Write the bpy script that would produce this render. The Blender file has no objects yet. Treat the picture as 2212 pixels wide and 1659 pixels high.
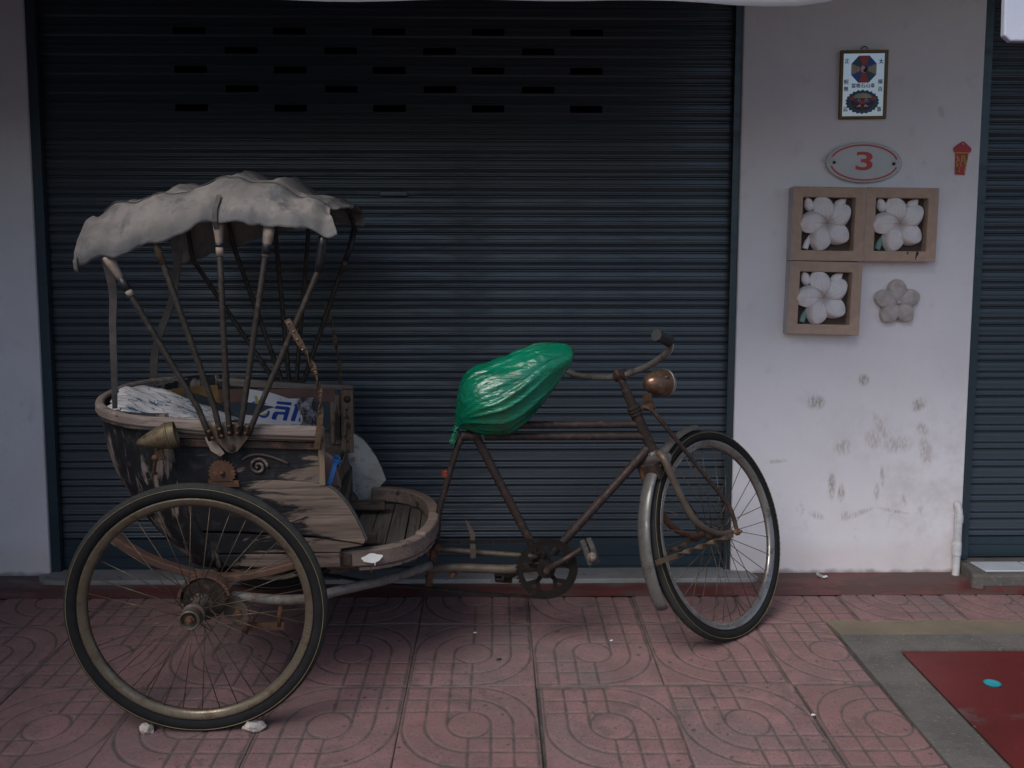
import bpy, math, random
import numpy as np
from mathutils import Matrix, Vector
random.seed(7); RNG = np.random.default_rng(11)
SC = bpy.context.scene; COL = SC.collection
rad = math.radians

# ------------------------------------------------------------------ camera, sky, sun, exposure
cd = bpy.data.cameras.new('camera'); cam = bpy.data.objects.new('camera', cd); COL.objects.link(cam)
cd.sensor_width = 36.0; cd.lens = 2100.0 / 2212.0 * 36.0; cd.clip_start = 0.05; cd.clip_end = 1000
r_, u_, f_ = (Vector((.99985, -.017212, .001109)), Vector((.000648, .101763, .994808)), Vector((.017236, .99466, -.101759)))
cam.matrix_world = Matrix((( r_.x, u_.x, -f_.x, 0), (r_.y, u_.y, -f_.y, -.0712), (r_.z, u_.z, -f_.z, 1.1681), (0, 0, 0, 1)))
SC.camera = cam

SUN_EL, SUN_AZ = 47.0, 216.0        # degrees; azimuth clockwise from +Y: behind the camera, a little to its left
wd = bpy.data.worlds.new('World'); SC.world = wd; wd.use_nodes = True
wn = wd.node_tree; bg = wn.nodes['Background']
sky = wn.nodes.new('ShaderNodeTexSky'); sky.sky_type = 'NISHITA'; sky.sun_disc = False
sky.sun_elevation = rad(SUN_EL); sky.sun_rotation = rad(SUN_AZ)
sky.air_density = 1.0; sky.dust_density = 2.0; sky.ozone_density = 2.0
wn.links.new(sky.outputs[0], bg.inputs[0]); bg.inputs[1].default_value = 0.12
sl = bpy.data.lights.new('sun', 'SUN'); sun = bpy.data.objects.new('sun', sl); COL.objects.link(sun)
sl.energy = 1.9; sl.angle = rad(36); sl.color = (1.0, .97, .94)
d = Vector((math.sin(rad(SUN_AZ)) * math.cos(rad(SUN_EL)), math.cos(rad(SUN_AZ)) * math.cos(rad(SUN_EL)), math.sin(rad(SUN_EL))))
sun.rotation_euler = d.to_track_quat('Z', 'Y').to_euler(); sun.location = (0, -4, 8)
vs = SC.view_settings; vs.view_transform = 'Standard'; vs.look = 'None'; vs.gamma = 1.0; vs.exposure = 0.22; vs.use_curve_mapping = False
SC.cycles.max_bounces = 8

# ------------------------------------------------------------------ materials
class NB:
    """small node builder"""
    def __init__(s, name, rough=.6, metal=0.0, spec=.5):
        s.m = bpy.data.materials.new(name); s.m.use_nodes = True; s.t = s.m.node_tree
        s.b = s.t.nodes['Principled BSDF']; s.b.inputs['Roughness'].default_value = rough
        s.b.inputs['Metallic'].default_value = metal; s.b.inputs['Specular IOR Level'].default_value = spec
        s.tc = s.t.nodes.new('ShaderNodeTexCoord'); s.O = s.tc.outputs['Object']
    def n(s, typ): return s.t.nodes.new('ShaderNode' + typ)
    def put(s, sock, v):
        if hasattr(v, 'is_linked') or hasattr(v, 'links'): s.t.links.new(v, sock)
        elif isinstance(v, tuple) and len(v) == 3 and sock.type == 'RGBA': sock.default_value = (*v, 1)
        else: sock.default_value = v
    def map(s, scale=(1, 1, 1), loc=(0, 0, 0), rot=(0, 0, 0), vec=None):
        k = s.n('Mapping'); s.put(k.inputs[0], vec or s.O); k.inputs[1].default_value = loc; k.inputs[2].default_value = rot; k.inputs[3].default_value = scale
        return k.outputs[0]
    def noise(s, scale=5, detail=4, rough=.55, vec=None, dist=0.0):
        k = s.n('TexNoise'); s.put(k.inputs['Vector'], vec or s.O); k.inputs['Scale'].default_value = scale
        k.inputs['Detail'].default_value = detail; k.inputs['Roughness'].default_value = rough; k.inputs['Distortion'].default_value = dist
        return k.outputs['Fac']
    def voro(s, scale=5, vec=None, feature='F1'):
        k = s.n('TexVoronoi'); k.feature = feature; s.put(k.inputs['Vector'], vec or s.O); k.inputs['Scale'].default_value = scale
        return k.outputs['Distance']
    def step(s, v, a, b, lo=0.0, hi=1.0):
        k = s.n('MapRange'); k.interpolation_type = 'SMOOTHSTEP'; s.put(k.inputs[0], v)
        for i, q in enumerate((a, b, lo, hi)): k.inputs[1 + i].default_value = q
        return k.outputs[0]
    def mix(s, f, a, b):
        k = s.n('Mix'); k.data_type = 'RGBA'; s.put(k.inputs[0], f); s.put(k.inputs[6], a); s.put(k.inputs[7], b); return k.outputs[2]
    def math(s, op, a, b=0.0):
        k = s.n('Math'); k.operation = op; s.put(k.inputs[0], a); s.put(k.inputs[1], b); return k.outputs[0]
    def sep(s, v=None):
        k = s.n('SeparateXYZ'); s.put(k.inputs[0], v or s.O); return k.outputs
    def attr(s, nm):
        k = s.n('Attribute'); k.attribute_name = nm; return k.outputs['Fac']
    def rnd(s): return s.n('ObjectInfo').outputs['Random']
    def col(s, c): s.put(s.b.inputs['Base Color'], c); return s
    def rough(s, c): s.put(s.b.inputs['Roughness'], c); return s
    def bump(s, h, strength=.3, dist=.01):
        k = s.n('Bump'); s.put(k.inputs['Height'], h); k.inputs['Strength'].default_value = strength; k.inputs['Distance'].default_value = dist
        s.t.links.new(k.outputs[0], s.b.inputs['Normal']); return s

M = {}
def simple(name, c, rough=.6, metal=0.0, var=.25, scale=12, bump=.15, dark=None, spec=.5):
    b = NB(name, rough, metal, spec); nz = b.noise(scale, 6, .6); f = b.step(nz, .35, .68)
    c2 = dark or tuple(x * (1 - var) for x in c)
    b.col(b.mix(f, c, c2))
    if bump: b.bump(b.noise(scale * 5, 4), bump, .003)
    M[name] = b.m; return b

def m_rust(name, c1, c2, c3, metal=.35, rough=.62, scale=14):
    b = NB(name, rough + .06, metal * .8, .22)
    n1 = b.step(b.noise(scale, 7, .68), .38, .62); n2 = b.step(b.noise(scale * 3.3, 5, .7, b.map(loc=(3, 1, 7))), .5, .66)
    b.col(b.mix(n2, b.mix(n1, c1, c2), c3)); b.rough(b.step(n1, 0, 1, rough - .12, rough + .15)); b.bump(b.noise(scale * 6, 5), .35, .0015)
    M[name] = b.m

def m_wood(name, bare, bare2, paint, thr, soft=.03, axis=0, loc=(0, 0, 0), pscale=5.0, bias=None):
    """weathered boards with black paint flaking along the grain"""
    b = NB(name, .78)
    st = [34, 34, 34]; st[axis] = 2.2
    gr = b.noise(1.0, 6, .62, b.map(tuple(st), loc)); big = b.noise(7, 4, .6, b.map(loc=loc))
    fs = [x * 4.2 for x in st]; fs[axis] = st[axis] * 2.0; fg = b.noise(1.0, 5, .6, b.map(tuple(fs), loc))
    wood = b.mix(b.step(gr, .36, .64), bare, bare2); wood = b.mix(b.math('MULTIPLY', b.step(fg, .50, .64), .65), wood, tuple(.45 * x for x in bare2)); wood = b.mix(b.step(big, .4, .75), wood, tuple(.62 * x for x in bare))
    cr = b.step(b.noise(1.0, 3, .5, b.map(tuple(x * 2.2 for x in st), (5, 2, 1))), .66, .72); wood = b.mix(cr, wood, (.035, .028, .024))
    ps = [pscale * 2.6] * 3; ps[axis] = pscale * .8
    pn = b.noise(1.0, 9, .66, b.map(tuple(ps), (loc[0] + 2.3, loc[1] + 7.1, loc[2])), .6)
    if bias:
        xyz = b.sep(); pn = b.math('ADD', pn, b.math('MULTIPLY', b.math('SUBTRACT', bias[1], xyz[bias[0]]), bias[2]))
    pm = b.step(b.math('ADD', pn, b.math('MULTIPLY', b.math('SUBTRACT', gr, .5), .28)), thr - soft, thr + soft)
    pc = b.mix(b.step(b.noise(30, 4), .5, .8), paint, tuple(x + .03 for x in paint))
    b.col(b.mix(pm, wood, pc)); b.rough(b.step(pm, 0, 1, .85, .62)); b.b.inputs['Specular IOR Level'].default_value = .22
    b.bump(b.math('ADD', b.math('ADD', b.math('MULTIPLY', gr, .6), b.math('MULTIPLY', fg, -.5)), b.math('MULTIPLY', pm, .25)), .7, .004); M[name] = b.m

# ---- surfaces of the place
def build_surface_mats():
    # plaster wall with scuffs, kick marks and a damp tide line near the ground
    b = NB('plaster', .85, 0, .3)
    x, y, z = b.sep()
    base = b.mix(b.step(b.noise(1.6, 5, .6), .35, .7), (.78, .75, .775), (.71, .68, .70))
    base = b.mix(b.step(b.noise(9, 5, .6), .55, .8), base, (.65, .62, .63))
    marks = None
    blobs = [(1.285, .70, .050, .040, 0), (1.475, .79, .030, .034, .2), (1.70, .69, .045, .034, .7), (1.40, .52, .055, .05, .3), (1.36, .36, .022, .075, 0),
             (1.40, .33, .020, .05, 0), (1.52, .55, .05, .06, .5), (1.62, .53, .09, .05, .1), (1.735, .50, .04, .09, .2), (1.545, .335, .017, .05, 0), (1.565, .40, .014, .07, .1),
             (1.47, .245, .10, .016, .35), (1.42, .235, .03, .03, .4), (1.66, .30, .016, .04, .3), (1.30, .24, .05, .02, -.4), (1.55, .60, .025, .09, .5), (1.72, .59, .03, .05, .6),
             (1.74, 1.84, .02, .03, .4), (1.62, .255, .09, .012, -.2), (1.22, 1.45, .03, .03, 0), (1.13, .46, .06, .012, .1)]
    for i, (cx, cz, rx, rz, ro) in enumerate(blobs):
        v = b.map((1 / rx, .001, 1 / rz), vec=b.map(loc=(-cx * math.cos(ro) - cz * math.sin(ro), 0, cx * math.sin(ro) - cz * math.cos(ro)), rot=(0, ro, 0)))
        k = b.n('VectorMath'); k.operation = 'LENGTH'; b.put(k.inputs[0], v)
        w = b.step(k.outputs['Value'], 1.0, .25, 0, .95 if i in (0, 1, 2, 4, 5) else .6)
        marks = w if marks is None else b.math('MAXIMUM', marks, w)
    br = b.noise(1.0, 6, .75, b.map((150, 10, 40), rot=(0, .6, 0)))
    mk = b.math('MULTIPLY', marks, b.step(br, .36, .60))
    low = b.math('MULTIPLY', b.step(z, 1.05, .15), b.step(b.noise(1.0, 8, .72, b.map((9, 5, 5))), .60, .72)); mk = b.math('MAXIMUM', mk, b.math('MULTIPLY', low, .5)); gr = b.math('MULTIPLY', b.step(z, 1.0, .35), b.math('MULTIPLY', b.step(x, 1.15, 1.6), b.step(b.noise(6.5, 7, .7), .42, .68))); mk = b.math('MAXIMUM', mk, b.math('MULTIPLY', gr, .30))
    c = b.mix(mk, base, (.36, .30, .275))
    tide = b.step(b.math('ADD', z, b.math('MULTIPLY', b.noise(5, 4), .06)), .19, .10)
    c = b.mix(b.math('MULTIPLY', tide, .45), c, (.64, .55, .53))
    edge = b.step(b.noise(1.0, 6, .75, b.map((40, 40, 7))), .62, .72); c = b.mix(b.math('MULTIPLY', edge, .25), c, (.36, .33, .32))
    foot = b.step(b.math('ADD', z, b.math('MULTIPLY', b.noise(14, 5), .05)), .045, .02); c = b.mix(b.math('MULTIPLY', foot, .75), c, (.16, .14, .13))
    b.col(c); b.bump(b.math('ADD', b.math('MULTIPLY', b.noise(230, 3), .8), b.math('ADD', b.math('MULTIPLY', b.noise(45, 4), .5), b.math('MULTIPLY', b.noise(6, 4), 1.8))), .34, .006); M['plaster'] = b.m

    # shutter paint, dusty, a little rust along seams
    for nm, c1, c2 in (('shutter', (.050, .063, .076), (.040, .051, .062)), ('guide', (.030, .050, .066), (.025, .042, .056))):
        b = NB(nm, .36, .30, .6)
        dust = b.step(b.noise(1.0, 6, .65, b.map((3, 9, 26))), .42, .75)
        c = b.mix(dust, c1, c2); sp = b.step(b.noise(1.0, 3, .6, b.map((45, 30, 60))), .74, .80); c = b.mix(sp, c, (.12, .065, .04))
        x, y, z = b.sep(); st = b.step(b.noise(1.0, 4, .6, b.map((14, 1, .8))), .55, .8); c = b.mix(b.math('MULTIPLY', st, .45), c, (.085, .080, .075))
        b.col(c); b.rough(b.step(dust, 0, 1, .32, .52)); b.bump(b.noise(1.0, 3, .5, b.map((30, 30, 60))), .06, .003); M[nm] = b.m

    # pavers
    b = NB('paver', .88, 0, .25); g = b.attr('groove'); rn = b.rnd()
    k = b.n('VectorMath'); k.operation = 'ADD'; b.put(k.inputs[0], b.O); cmb = b.n('CombineXYZ'); b.put(cmb.inputs[0], b.math('MULTIPLY', rn, 37.0)); b.put(cmb.inputs[1], b.math('MULTIPLY', rn, 91.0)); b.put(k.inputs[1], cmb.outputs[0])
    V = k.outputs[0]
    c = b.mix(b.step(b.noise(9, 5, .65, V), .36, .66), (.262, .146, .142), (.178, .108, .105))
    c = b.mix(b.step(b.noise(2.6, 4, .6, V), .45, .72), c, (.165, .122, .120)); c = b.mix(b.math('MULTIPLY', rn, .6), c, (.215, .110, .104))
    sp = b.step(b.noise(95, 3, .6, V), .58, .66); c = b.mix(b.math('MULTIPLY', sp, .7), c, (.085, .065, .065))
    sp2 = b.step(b.voro(22, V), .19, .10); c = b.mix(b.math('MULTIPLY', b.math('MULTIPLY', sp2, .8), b.step(b.noise(5, 3, .6, V), .44, .56)), c, (.055, .050, .052)); sp3 = b.step(b.voro(60, V), .22, .12); c = b.mix(b.math('MULTIPLY', b.math('MULTIPLY', sp3, .75), b.step(b.noise(4, 2, .5, b.map(loc=(7, 7, 7), vec=V)), .46, .6)), c, (.06, .052, .052))
    gw = b.step(b.noise(120, 2, .5, b.map(loc=(4, 4, 4), vec=V)), .63, .70); c = b.mix(b.math('MULTIPLY', gw, .4), c, (.36, .27, .26))
    bl = b.step(b.noise(5.5, 5, .7, b.map(loc=(9, 3, 1), vec=V)), .62, .68); c = b.mix(b.math('MULTIPLY', bl, .55), c, (.075, .065, .065))
    wp = b.n('NewGeometry').outputs['Position']; ls = b.step(b.noise(1.5, 6, .65, b.map(vec=wp)), .44, .66); c = b.mix(b.math('MULTIPLY', ls, .5), c, (.155, .098, .094)); ls2 = b.step(b.noise(6, 6, .7, b.map(loc=(3, 5, 0), vec=wp)), .56, .70); c = b.mix(b.math('MULTIPLY', ls2, .5), c, (.10, .082, .078))
    gc = b.mix(b.step(b.noise(25, 3, .6, V), .4, .6), (.105, .086, .078), (.075, .064, .058))
    c = b.mix(b.math('MULTIPLY', g, .95), c, gc); b.col(c); b.bump(b.math('ADD', b.noise(180, 3, .6, V), b.math('MULTIPLY', b.noise(22, 4, .6, V), .8)), .45, .003); M['paver'] = b.m

    # concrete
    b = NB('concrete', .9, 0, .25)
    c = b.mix(b.step(b.noise(5, 7, .65), .35, .68), (.125, .112, .102), (.085, .078, .072)); c = b.mix(b.step(b.noise(90, 3), .58, .7), c, (.165, .152, .138))
    c = b.mix(b.step(b.noise(1.0, 6, .7, b.map((18, 8, 8))), .62, .70), c, (.050, .046, .042)); b.col(c); b.bump(b.noise(60, 6, .6), .6, .005); M['concrete'] = b.m
    b = NB('threshold', .8, 0, .3); c = b.mix(b.step(b.noise(4, 6, .65), .38, .66), (.27, .27, .275), (.20, .19, .18)); c = b.mix(b.step(b.noise(30, 5), .6, .72), c, (.14, .12, .10)); b.col(c); b.bump(b.noise(50, 5), .3, .003); M['threshold'] = b.m
    b = NB('beige_line', .85, 0, .25); c = b.mix(b.step(b.noise(4, 6, .65), .36, .66), (.18, .145, .10), (.135, .112, .083)); c = b.mix(b.step(b.noise(1.0, 5, .7, b.map((12, 40, 10))), .60, .70), c, (.12, .11, .10)); b.col(c); b.bump(b.noise(70, 5), .35, .003); M['beige_line'] = b.m
    # red paint on concrete, worn
    for nm, wear, c1 in (('red_band', .47, (.135, .032, .027)), ('red_floor', .625, (.115, .016, .015))):
        b = NB(nm, .6 if nm == 'red_floor' else .8, 0, .4)
        w = b.step(b.noise(1.0, 7, .68, b.map((3.2, 7, 5), (1.3, .4, 0))), wear - .05, wear + .07)
        c = b.mix(b.step(b.noise(3, 5), .35, .7), c1, tuple(.72 * q for q in c1)); c = b.mix(b.math('MULTIPLY', w, .7), c, (.085, .058, .055)); c = b.mix(b.step(b.noise(75, 4), .70, .74), c, (.30, .24, .22))
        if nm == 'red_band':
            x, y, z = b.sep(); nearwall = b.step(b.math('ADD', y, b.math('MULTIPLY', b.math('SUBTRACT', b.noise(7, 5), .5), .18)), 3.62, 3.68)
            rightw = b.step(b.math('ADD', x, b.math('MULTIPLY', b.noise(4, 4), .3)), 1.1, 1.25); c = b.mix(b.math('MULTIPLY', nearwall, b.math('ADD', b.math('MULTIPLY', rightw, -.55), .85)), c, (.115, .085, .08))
        b.col(c); b.rough(b.step(w, 0, 1, .5, .85)); b.bump(b.noise(40, 5), .25, .003); M[nm] = b.m
    b = NB('asphalt', .9); b.col(b.mix(b.noise(60, 4), (.05, .05, .052), (.075, .074, .072))); b.bump(b.noise(150, 3), .5, .004); M['asphalt'] = b.m
build_surface_mats()
simple('mortar', (.085, .072, .062), .95, var=.45, scale=20, bump=.6)
simple('interior', (.05, .05, .05), .9)
simple('white_tile', (.55, .58, .62), .25, var=.1, bump=0)
simple('pvc', (.62, .61, .62), .5, var=.25, scale=30)
simple('turquoise', (.03, .30, .36), .4, var=.2, bump=0)
# ---- rickshaw
m_wood('wood_black', (.205, .155, .125), (.145, .108, .088), (.012, .012, .014), .44, bias=(0, .20, .25))
m_wood('wood_black_front', (.205, .150, .120), (.105, .077, .062), (.010, .010, .012), .475, loc=(1.7, .3, .9), bias=(0, .16, .85))
m_wood('wood_low', (.195, .143, .115), (.100, .074, .06), (.012, .012, .014), .49, loc=(4.1, 2.3, .2), bias=(0, .17, .8))
m_wood('wood_rear', (.23, .185, .165), (.13, .10, .088), (.010, .010, .011), .455, axis=2, loc=(.6, 8.3, .1), pscale=6)
m_wood('wood_rail', (.27, .215, .185), (.19, .148, .125), (.03, .03, .033), .66, loc=(9.1, 4.0, 2.0))
m_wood('wood_rim', (.21, .155, .128), (.155, .115, .095), (.045, .036, .03), .60, loc=(2.7, 1.0, 5.0))
m_wood('wood_floor', (.115, .098, .082), (.082, .070, .060), (.05, .045, .04), .64, axis=1, loc=(7, 3, 1))
m_wood('wood_dark', (.10, .072, .055), (.07, .05, .04), (.02, .02, .02), .58, loc=(3, 3, 3))
m_wood('wood_post', (.215, .155, .105), (.15, .105, .072), (.04, .03, .024), .62, axis=2, loc=(1, 2, 3))
m_rust('frame_paint', (.046, .032, .028), (.028, .023, .022), (.072, .046, .036), .3, .5)
m_rust('grease', (.018, .015, .013), (.012, .011, .010), (.03, .022, .017), .3, .5)
m_rust('rust', (.125, .062, .036), (.075, .042, .030), (.18, .088, .045), .2, .75)
m_rust('rust_dark', (.055, .038, .030), (.03, .024, .022), (.10, .055, .035), .3, .6)
m_rust('bow_paint', (.050, .041, .034), (.032, .027, .024), (.075, .058, .045), .3, .5, 20)
m_rust('grey_paint', (.19, .172, .155), (.125, .11, .097), (.11, .065, .042), .1, .55, 10)
m_rust('tan_metal', (.118, .096, .075), (.080, .065, .052), (.10, .058, .038), .3, .5, 12)
m_rust('spring_paint', (.125, .070, .052), (.088, .052, .04), (.16, .088, .052), .15, .6, 9)
m_rust('chrome_old', (.27, .255, .238), (.205, .19, .175), (.15, .125, .105), .8, .3, 7)
m_rust('rim_metal', (.16, .132, .095), (.12, .098, .07), (.10, .072, .05), .6, .34, 10)
m_rust('alu_guard', (.40, .395, .38), (.30, .295, .285), (.22, .20, .18), .2, .42, 8)
m_rust('guard_grey', (.135, .132, .126), (.102, .099, .094), (.09, .08, .07), .45, .38, 9)
m_rust('brass', (.19, .16, .10), (.12, .092, .055), (.11, .058, .035), .6, .4, 16)
m_rust('copper_lamp', (.24, .13, .08), (.15, .09, .062), (.28, .23, .19), .75, .32, 7)
m_rust('spoke_metal', (.115, .092, .067), (.08, .06, .043), (.075, .045, .03), .6, .45, 30)
m_rust('iron_strap', (.115, .076, .048), (.072, .047, .033), (.16, .105, .068), .4, .5, 18)
simple('pedal_rubber', (.065, .06, .055), .8, var=.4, scale=30)
simple('rubber', (.014, .014, .015), .85, var=.3, scale=30, bump=.2, spec=.2)
simple('tread', (.038, .038, .036), .95, var=.3, scale=40, bump=.3, spec=.15)
simple('pinstripe', (.19, .145, .065), .6)
simple('black_tape', (.022, .022, .024), .45)
simple('grip_rubber', (.014, .014, .015), .55)
simple('leather_cream', (.29, .225, .18), .8, var=.4, scale=25)
simple('strap_canvas', (.085, .075, .066), .9, var=.35, scale=20)
simple('brown_vinyl', (.15, .075, .055), .5, var=.4, scale=10)
simple('dark_teal', (.035, .055, .065), .6)
simple('ochre', (.22, .12, .03), .7, var=.5)
simple('mauve_vinyl', (.17, .105, .10), .65, var=.35, scale=14)
simple('blue_ribbon', (.02, .13, .36), .5)
simple('white_paint', (.66, .65, .63), .7, var=.15)
simple('sheet_white', (.62, .60, .62), .45, var=.12, scale=8)
simple('ink_blue', (.008, .045, .26), .45, var=.1)
simple('ink_yellow', (.42, .38, .06), .5)
simple('ink_grey', (.12, .13, .16), .5)
simple('orange_wire', (.45, .06, .02), .5)
simple('seat_cloth', (.14, .105, .07), .9, var=.4)
simple('plastic_black', (.012, .012, .013), .35)
simple('lens_glass', (.30, .31, .33), .15, var=.3)
# hood canvas
b = NB('canvas', .92, 0, .2); c = b.mix(b.step(b.noise(5.5, 6, .62), .35, .66), (.205, .182, .166), (.120, .109, .102)); c = b.mix(b.step(b.noise(1.0, 7, .68, b.map((16, 16, 5))), .48, .70), c, (.080, .079, .082)); c = b.mix(b.math('MULTIPLY', b.step(b.noise(15, 6, .7, b.map(loc=(4, 4, 4))), .55, .72), .5), c, (.26, .23, .208))
x, y, z = b.sep(b.n('TexCoord').outputs['Object'])
hem = b.step(b.math('ADD', b.attr('hem'), b.math('MULTIPLY', b.math('SUBTRACT', b.noise(26, 4), .5), .5)), .35, .75); c = b.mix(b.math('MULTIPLY', hem, .7), c, (.135, .13, .13))
b.col(c); b.bump(b.math('ADD', b.math('MULTIPLY', b.noise(300, 2), .6), b.math('ADD', b.math('MULTIPLY', b.noise(16, 5, .6), 2.5), b.math('MULTIPLY', b.math('ABSOLUTE', b.math('SUBTRACT', b.noise(11, 3, .5, None, .8), .5)), -3.0))), .3, .005); M['canvas'] = b.m
# torn white vinyl with blue print and dark cracks
b = NB('torn_vinyl', .5); c = b.mix(b.step(b.noise(14, 5, .6), .4, .7), (.60, .58, .585), (.42, .40, .40))
c = b.mix(b.step(b.noise(1.0, 4, .6, b.map((16, 30, 16), rot=(0, 0, .5))), .60, .64), c, (.03, .12, .20)); c = b.mix(b.step(b.voro(13, b.map((1, 2.2, 1)), 'DISTANCE_TO_EDGE'), .025, .008), c, (.06, .055, .05)); b.col(c); b.bump(b.noise(30, 5), .5, .006); M['torn_vinyl'] = b.m
b = NB('crumpled_foil', .3, .4); b.col(b.mix(b.step(b.noise(45, 5, .7), .4, .6), (.50, .46, .47), (.10, .085, .10))); b.bump(b.noise(55, 5, .7), .9, .012); M['crumpled_foil'] = b.m
# green bag
b = NB('green_plastic', .24, 0, .6); fl = b.noise(1.0, 5, .6, b.map((3, 12, 12), rot=(0, -.6, 0)), .3)
c = b.mix(b.step(fl, .35, .7), (.002, .115, .060), (.004, .185, .10)); x, y, z = b.sep()
c = b.mix(b.math('MULTIPLY', b.step(b.noise(9, 4, .6), .55, .70), .5), c, (.05, .075, .03))
b.col(c); b.b.inputs['Subsurface Weight'].default_value = .0; b.b.inputs['Coat Weight'].default_value = .0; b.b.inputs['Coat Roughness'].default_value = .12
b.rough(b.step(fl, .3, .7, .12, .24))
def ridged(n): return b.math('ABSOLUTE', b.math('SUBTRACT', n, .5))
w1 = ridged(b.noise(1.0, 3, .5, b.map((2.6, 13, 13), rot=(0, -.62, 0)), .5)); w2 = ridged(b.noise(1.0, 4, .6, b.map((9, 30, 30), (3, 1, 2), rot=(.3, -.5, .2)), 1.2)); w3 = ridged(b.noise(38, 3, .6, None, 1.5))
b.bump(b.math('ADD', b.math('MULTIPLY', w1, -1.6), b.math('ADD', b.math('MULTIPLY', w2, -.5), b.math('MULTIPLY', w3, -.12))), .6, .018); M['green_plastic'] = b.m
# wall ornaments
simple('frame_terracotta', (.46, .325, .25), .85, var=.14, scale=30, bump=.3)
simple('frame_side', (.58, .54, .55), .85, var=.2)
b = NB('petal_white', .8, 0, .25); hv = b.attr('vein'); c = b.mix(b.step(b.noise(20, 5), .4, .75), (.80, .765, .775), (.70, .66, .665)); b.col(b.mix(b.math('MULTIPLY', hv, .9), c, (.30, .215, .18))); b.bump(b.noise(90, 4), .25, .003); M['petal_white'] = b.m
b = NB('petal_stone', .9, 0, .2); hv = b.attr('vein'); c = b.mix(b.step(b.noise(25, 6), .38, .7), (.53, .475, .455), (.40, .355, .335)); b.col(b.mix(b.math('MULTIPLY', hv, .5), c, (.22, .19, .175))); b.bump(b.noise(70, 5), .5, .004); M['petal_stone'] = b.m
simple('stem_green', (.19, .34, .31), .8, var=.25)
simple('tile_back_shaded', (.11, .082, .068), .9)  # shade of the recess is put into this dark backing colour
simple('gold_frame', (.17, .105, .03), .4, .4, var=.3)
simple('ink_red', (.52, .05, .03), .4, var=.1)
simple('ink_deepred', (.10, .02, .02), .45)
simple('ink_navy', (.03, .12, .20), .45)
simple('ink_royal', (.02, .11, .45), .45)
simple('ink_cream', (.52, .47, .33), .5)
simple('ink_black', (.02, .018, .02), .5)
simple('ink_white', (.62, .62, .62), .5)
b = NB('mirror_glass', .06, 1.0); b.col((.40, .40, .43)); b.b.inputs['Metallic'].default_value = .85; M['mirror_glass'] = b.m
b = NB('acrylic', .18, 0, .5); b.col(b.mix(b.step(b.noise(6, 4), .4, .7), (.43, .42, .43), (.37, .36, .37))); b.b.inputs['Coat Weight'].default_value = .5; M['acrylic'] = b.m
simple('acrylic_edge', (.50, .50, .50), .2, var=.1, bump=0)
simple('screw', (.06, .055, .05), .4, .6)
simple('red_plastic', (.46, .012, .022), .4, var=.1, bump=0)
simple('gold_ink', (.55, .40, .03), .4, var=.3)
simple('awning_white', (.66, .66, .68), .8, var=.08)
simple('awning_yellow', (.52, .40, .12), .8)
simple('awning_green', (.10, .30, .16), .8)
simple('awning_shade', (.50, .52, .62), .8, var=.06)
simple('stone_pale', (.52, .45, .40), .95, var=.45, scale=40, bump=.8)
simple('leaf_dry', (.05, .04, .035), .9)
simple('alu_tab', (.62, .62, .62), .35, .6)

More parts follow.
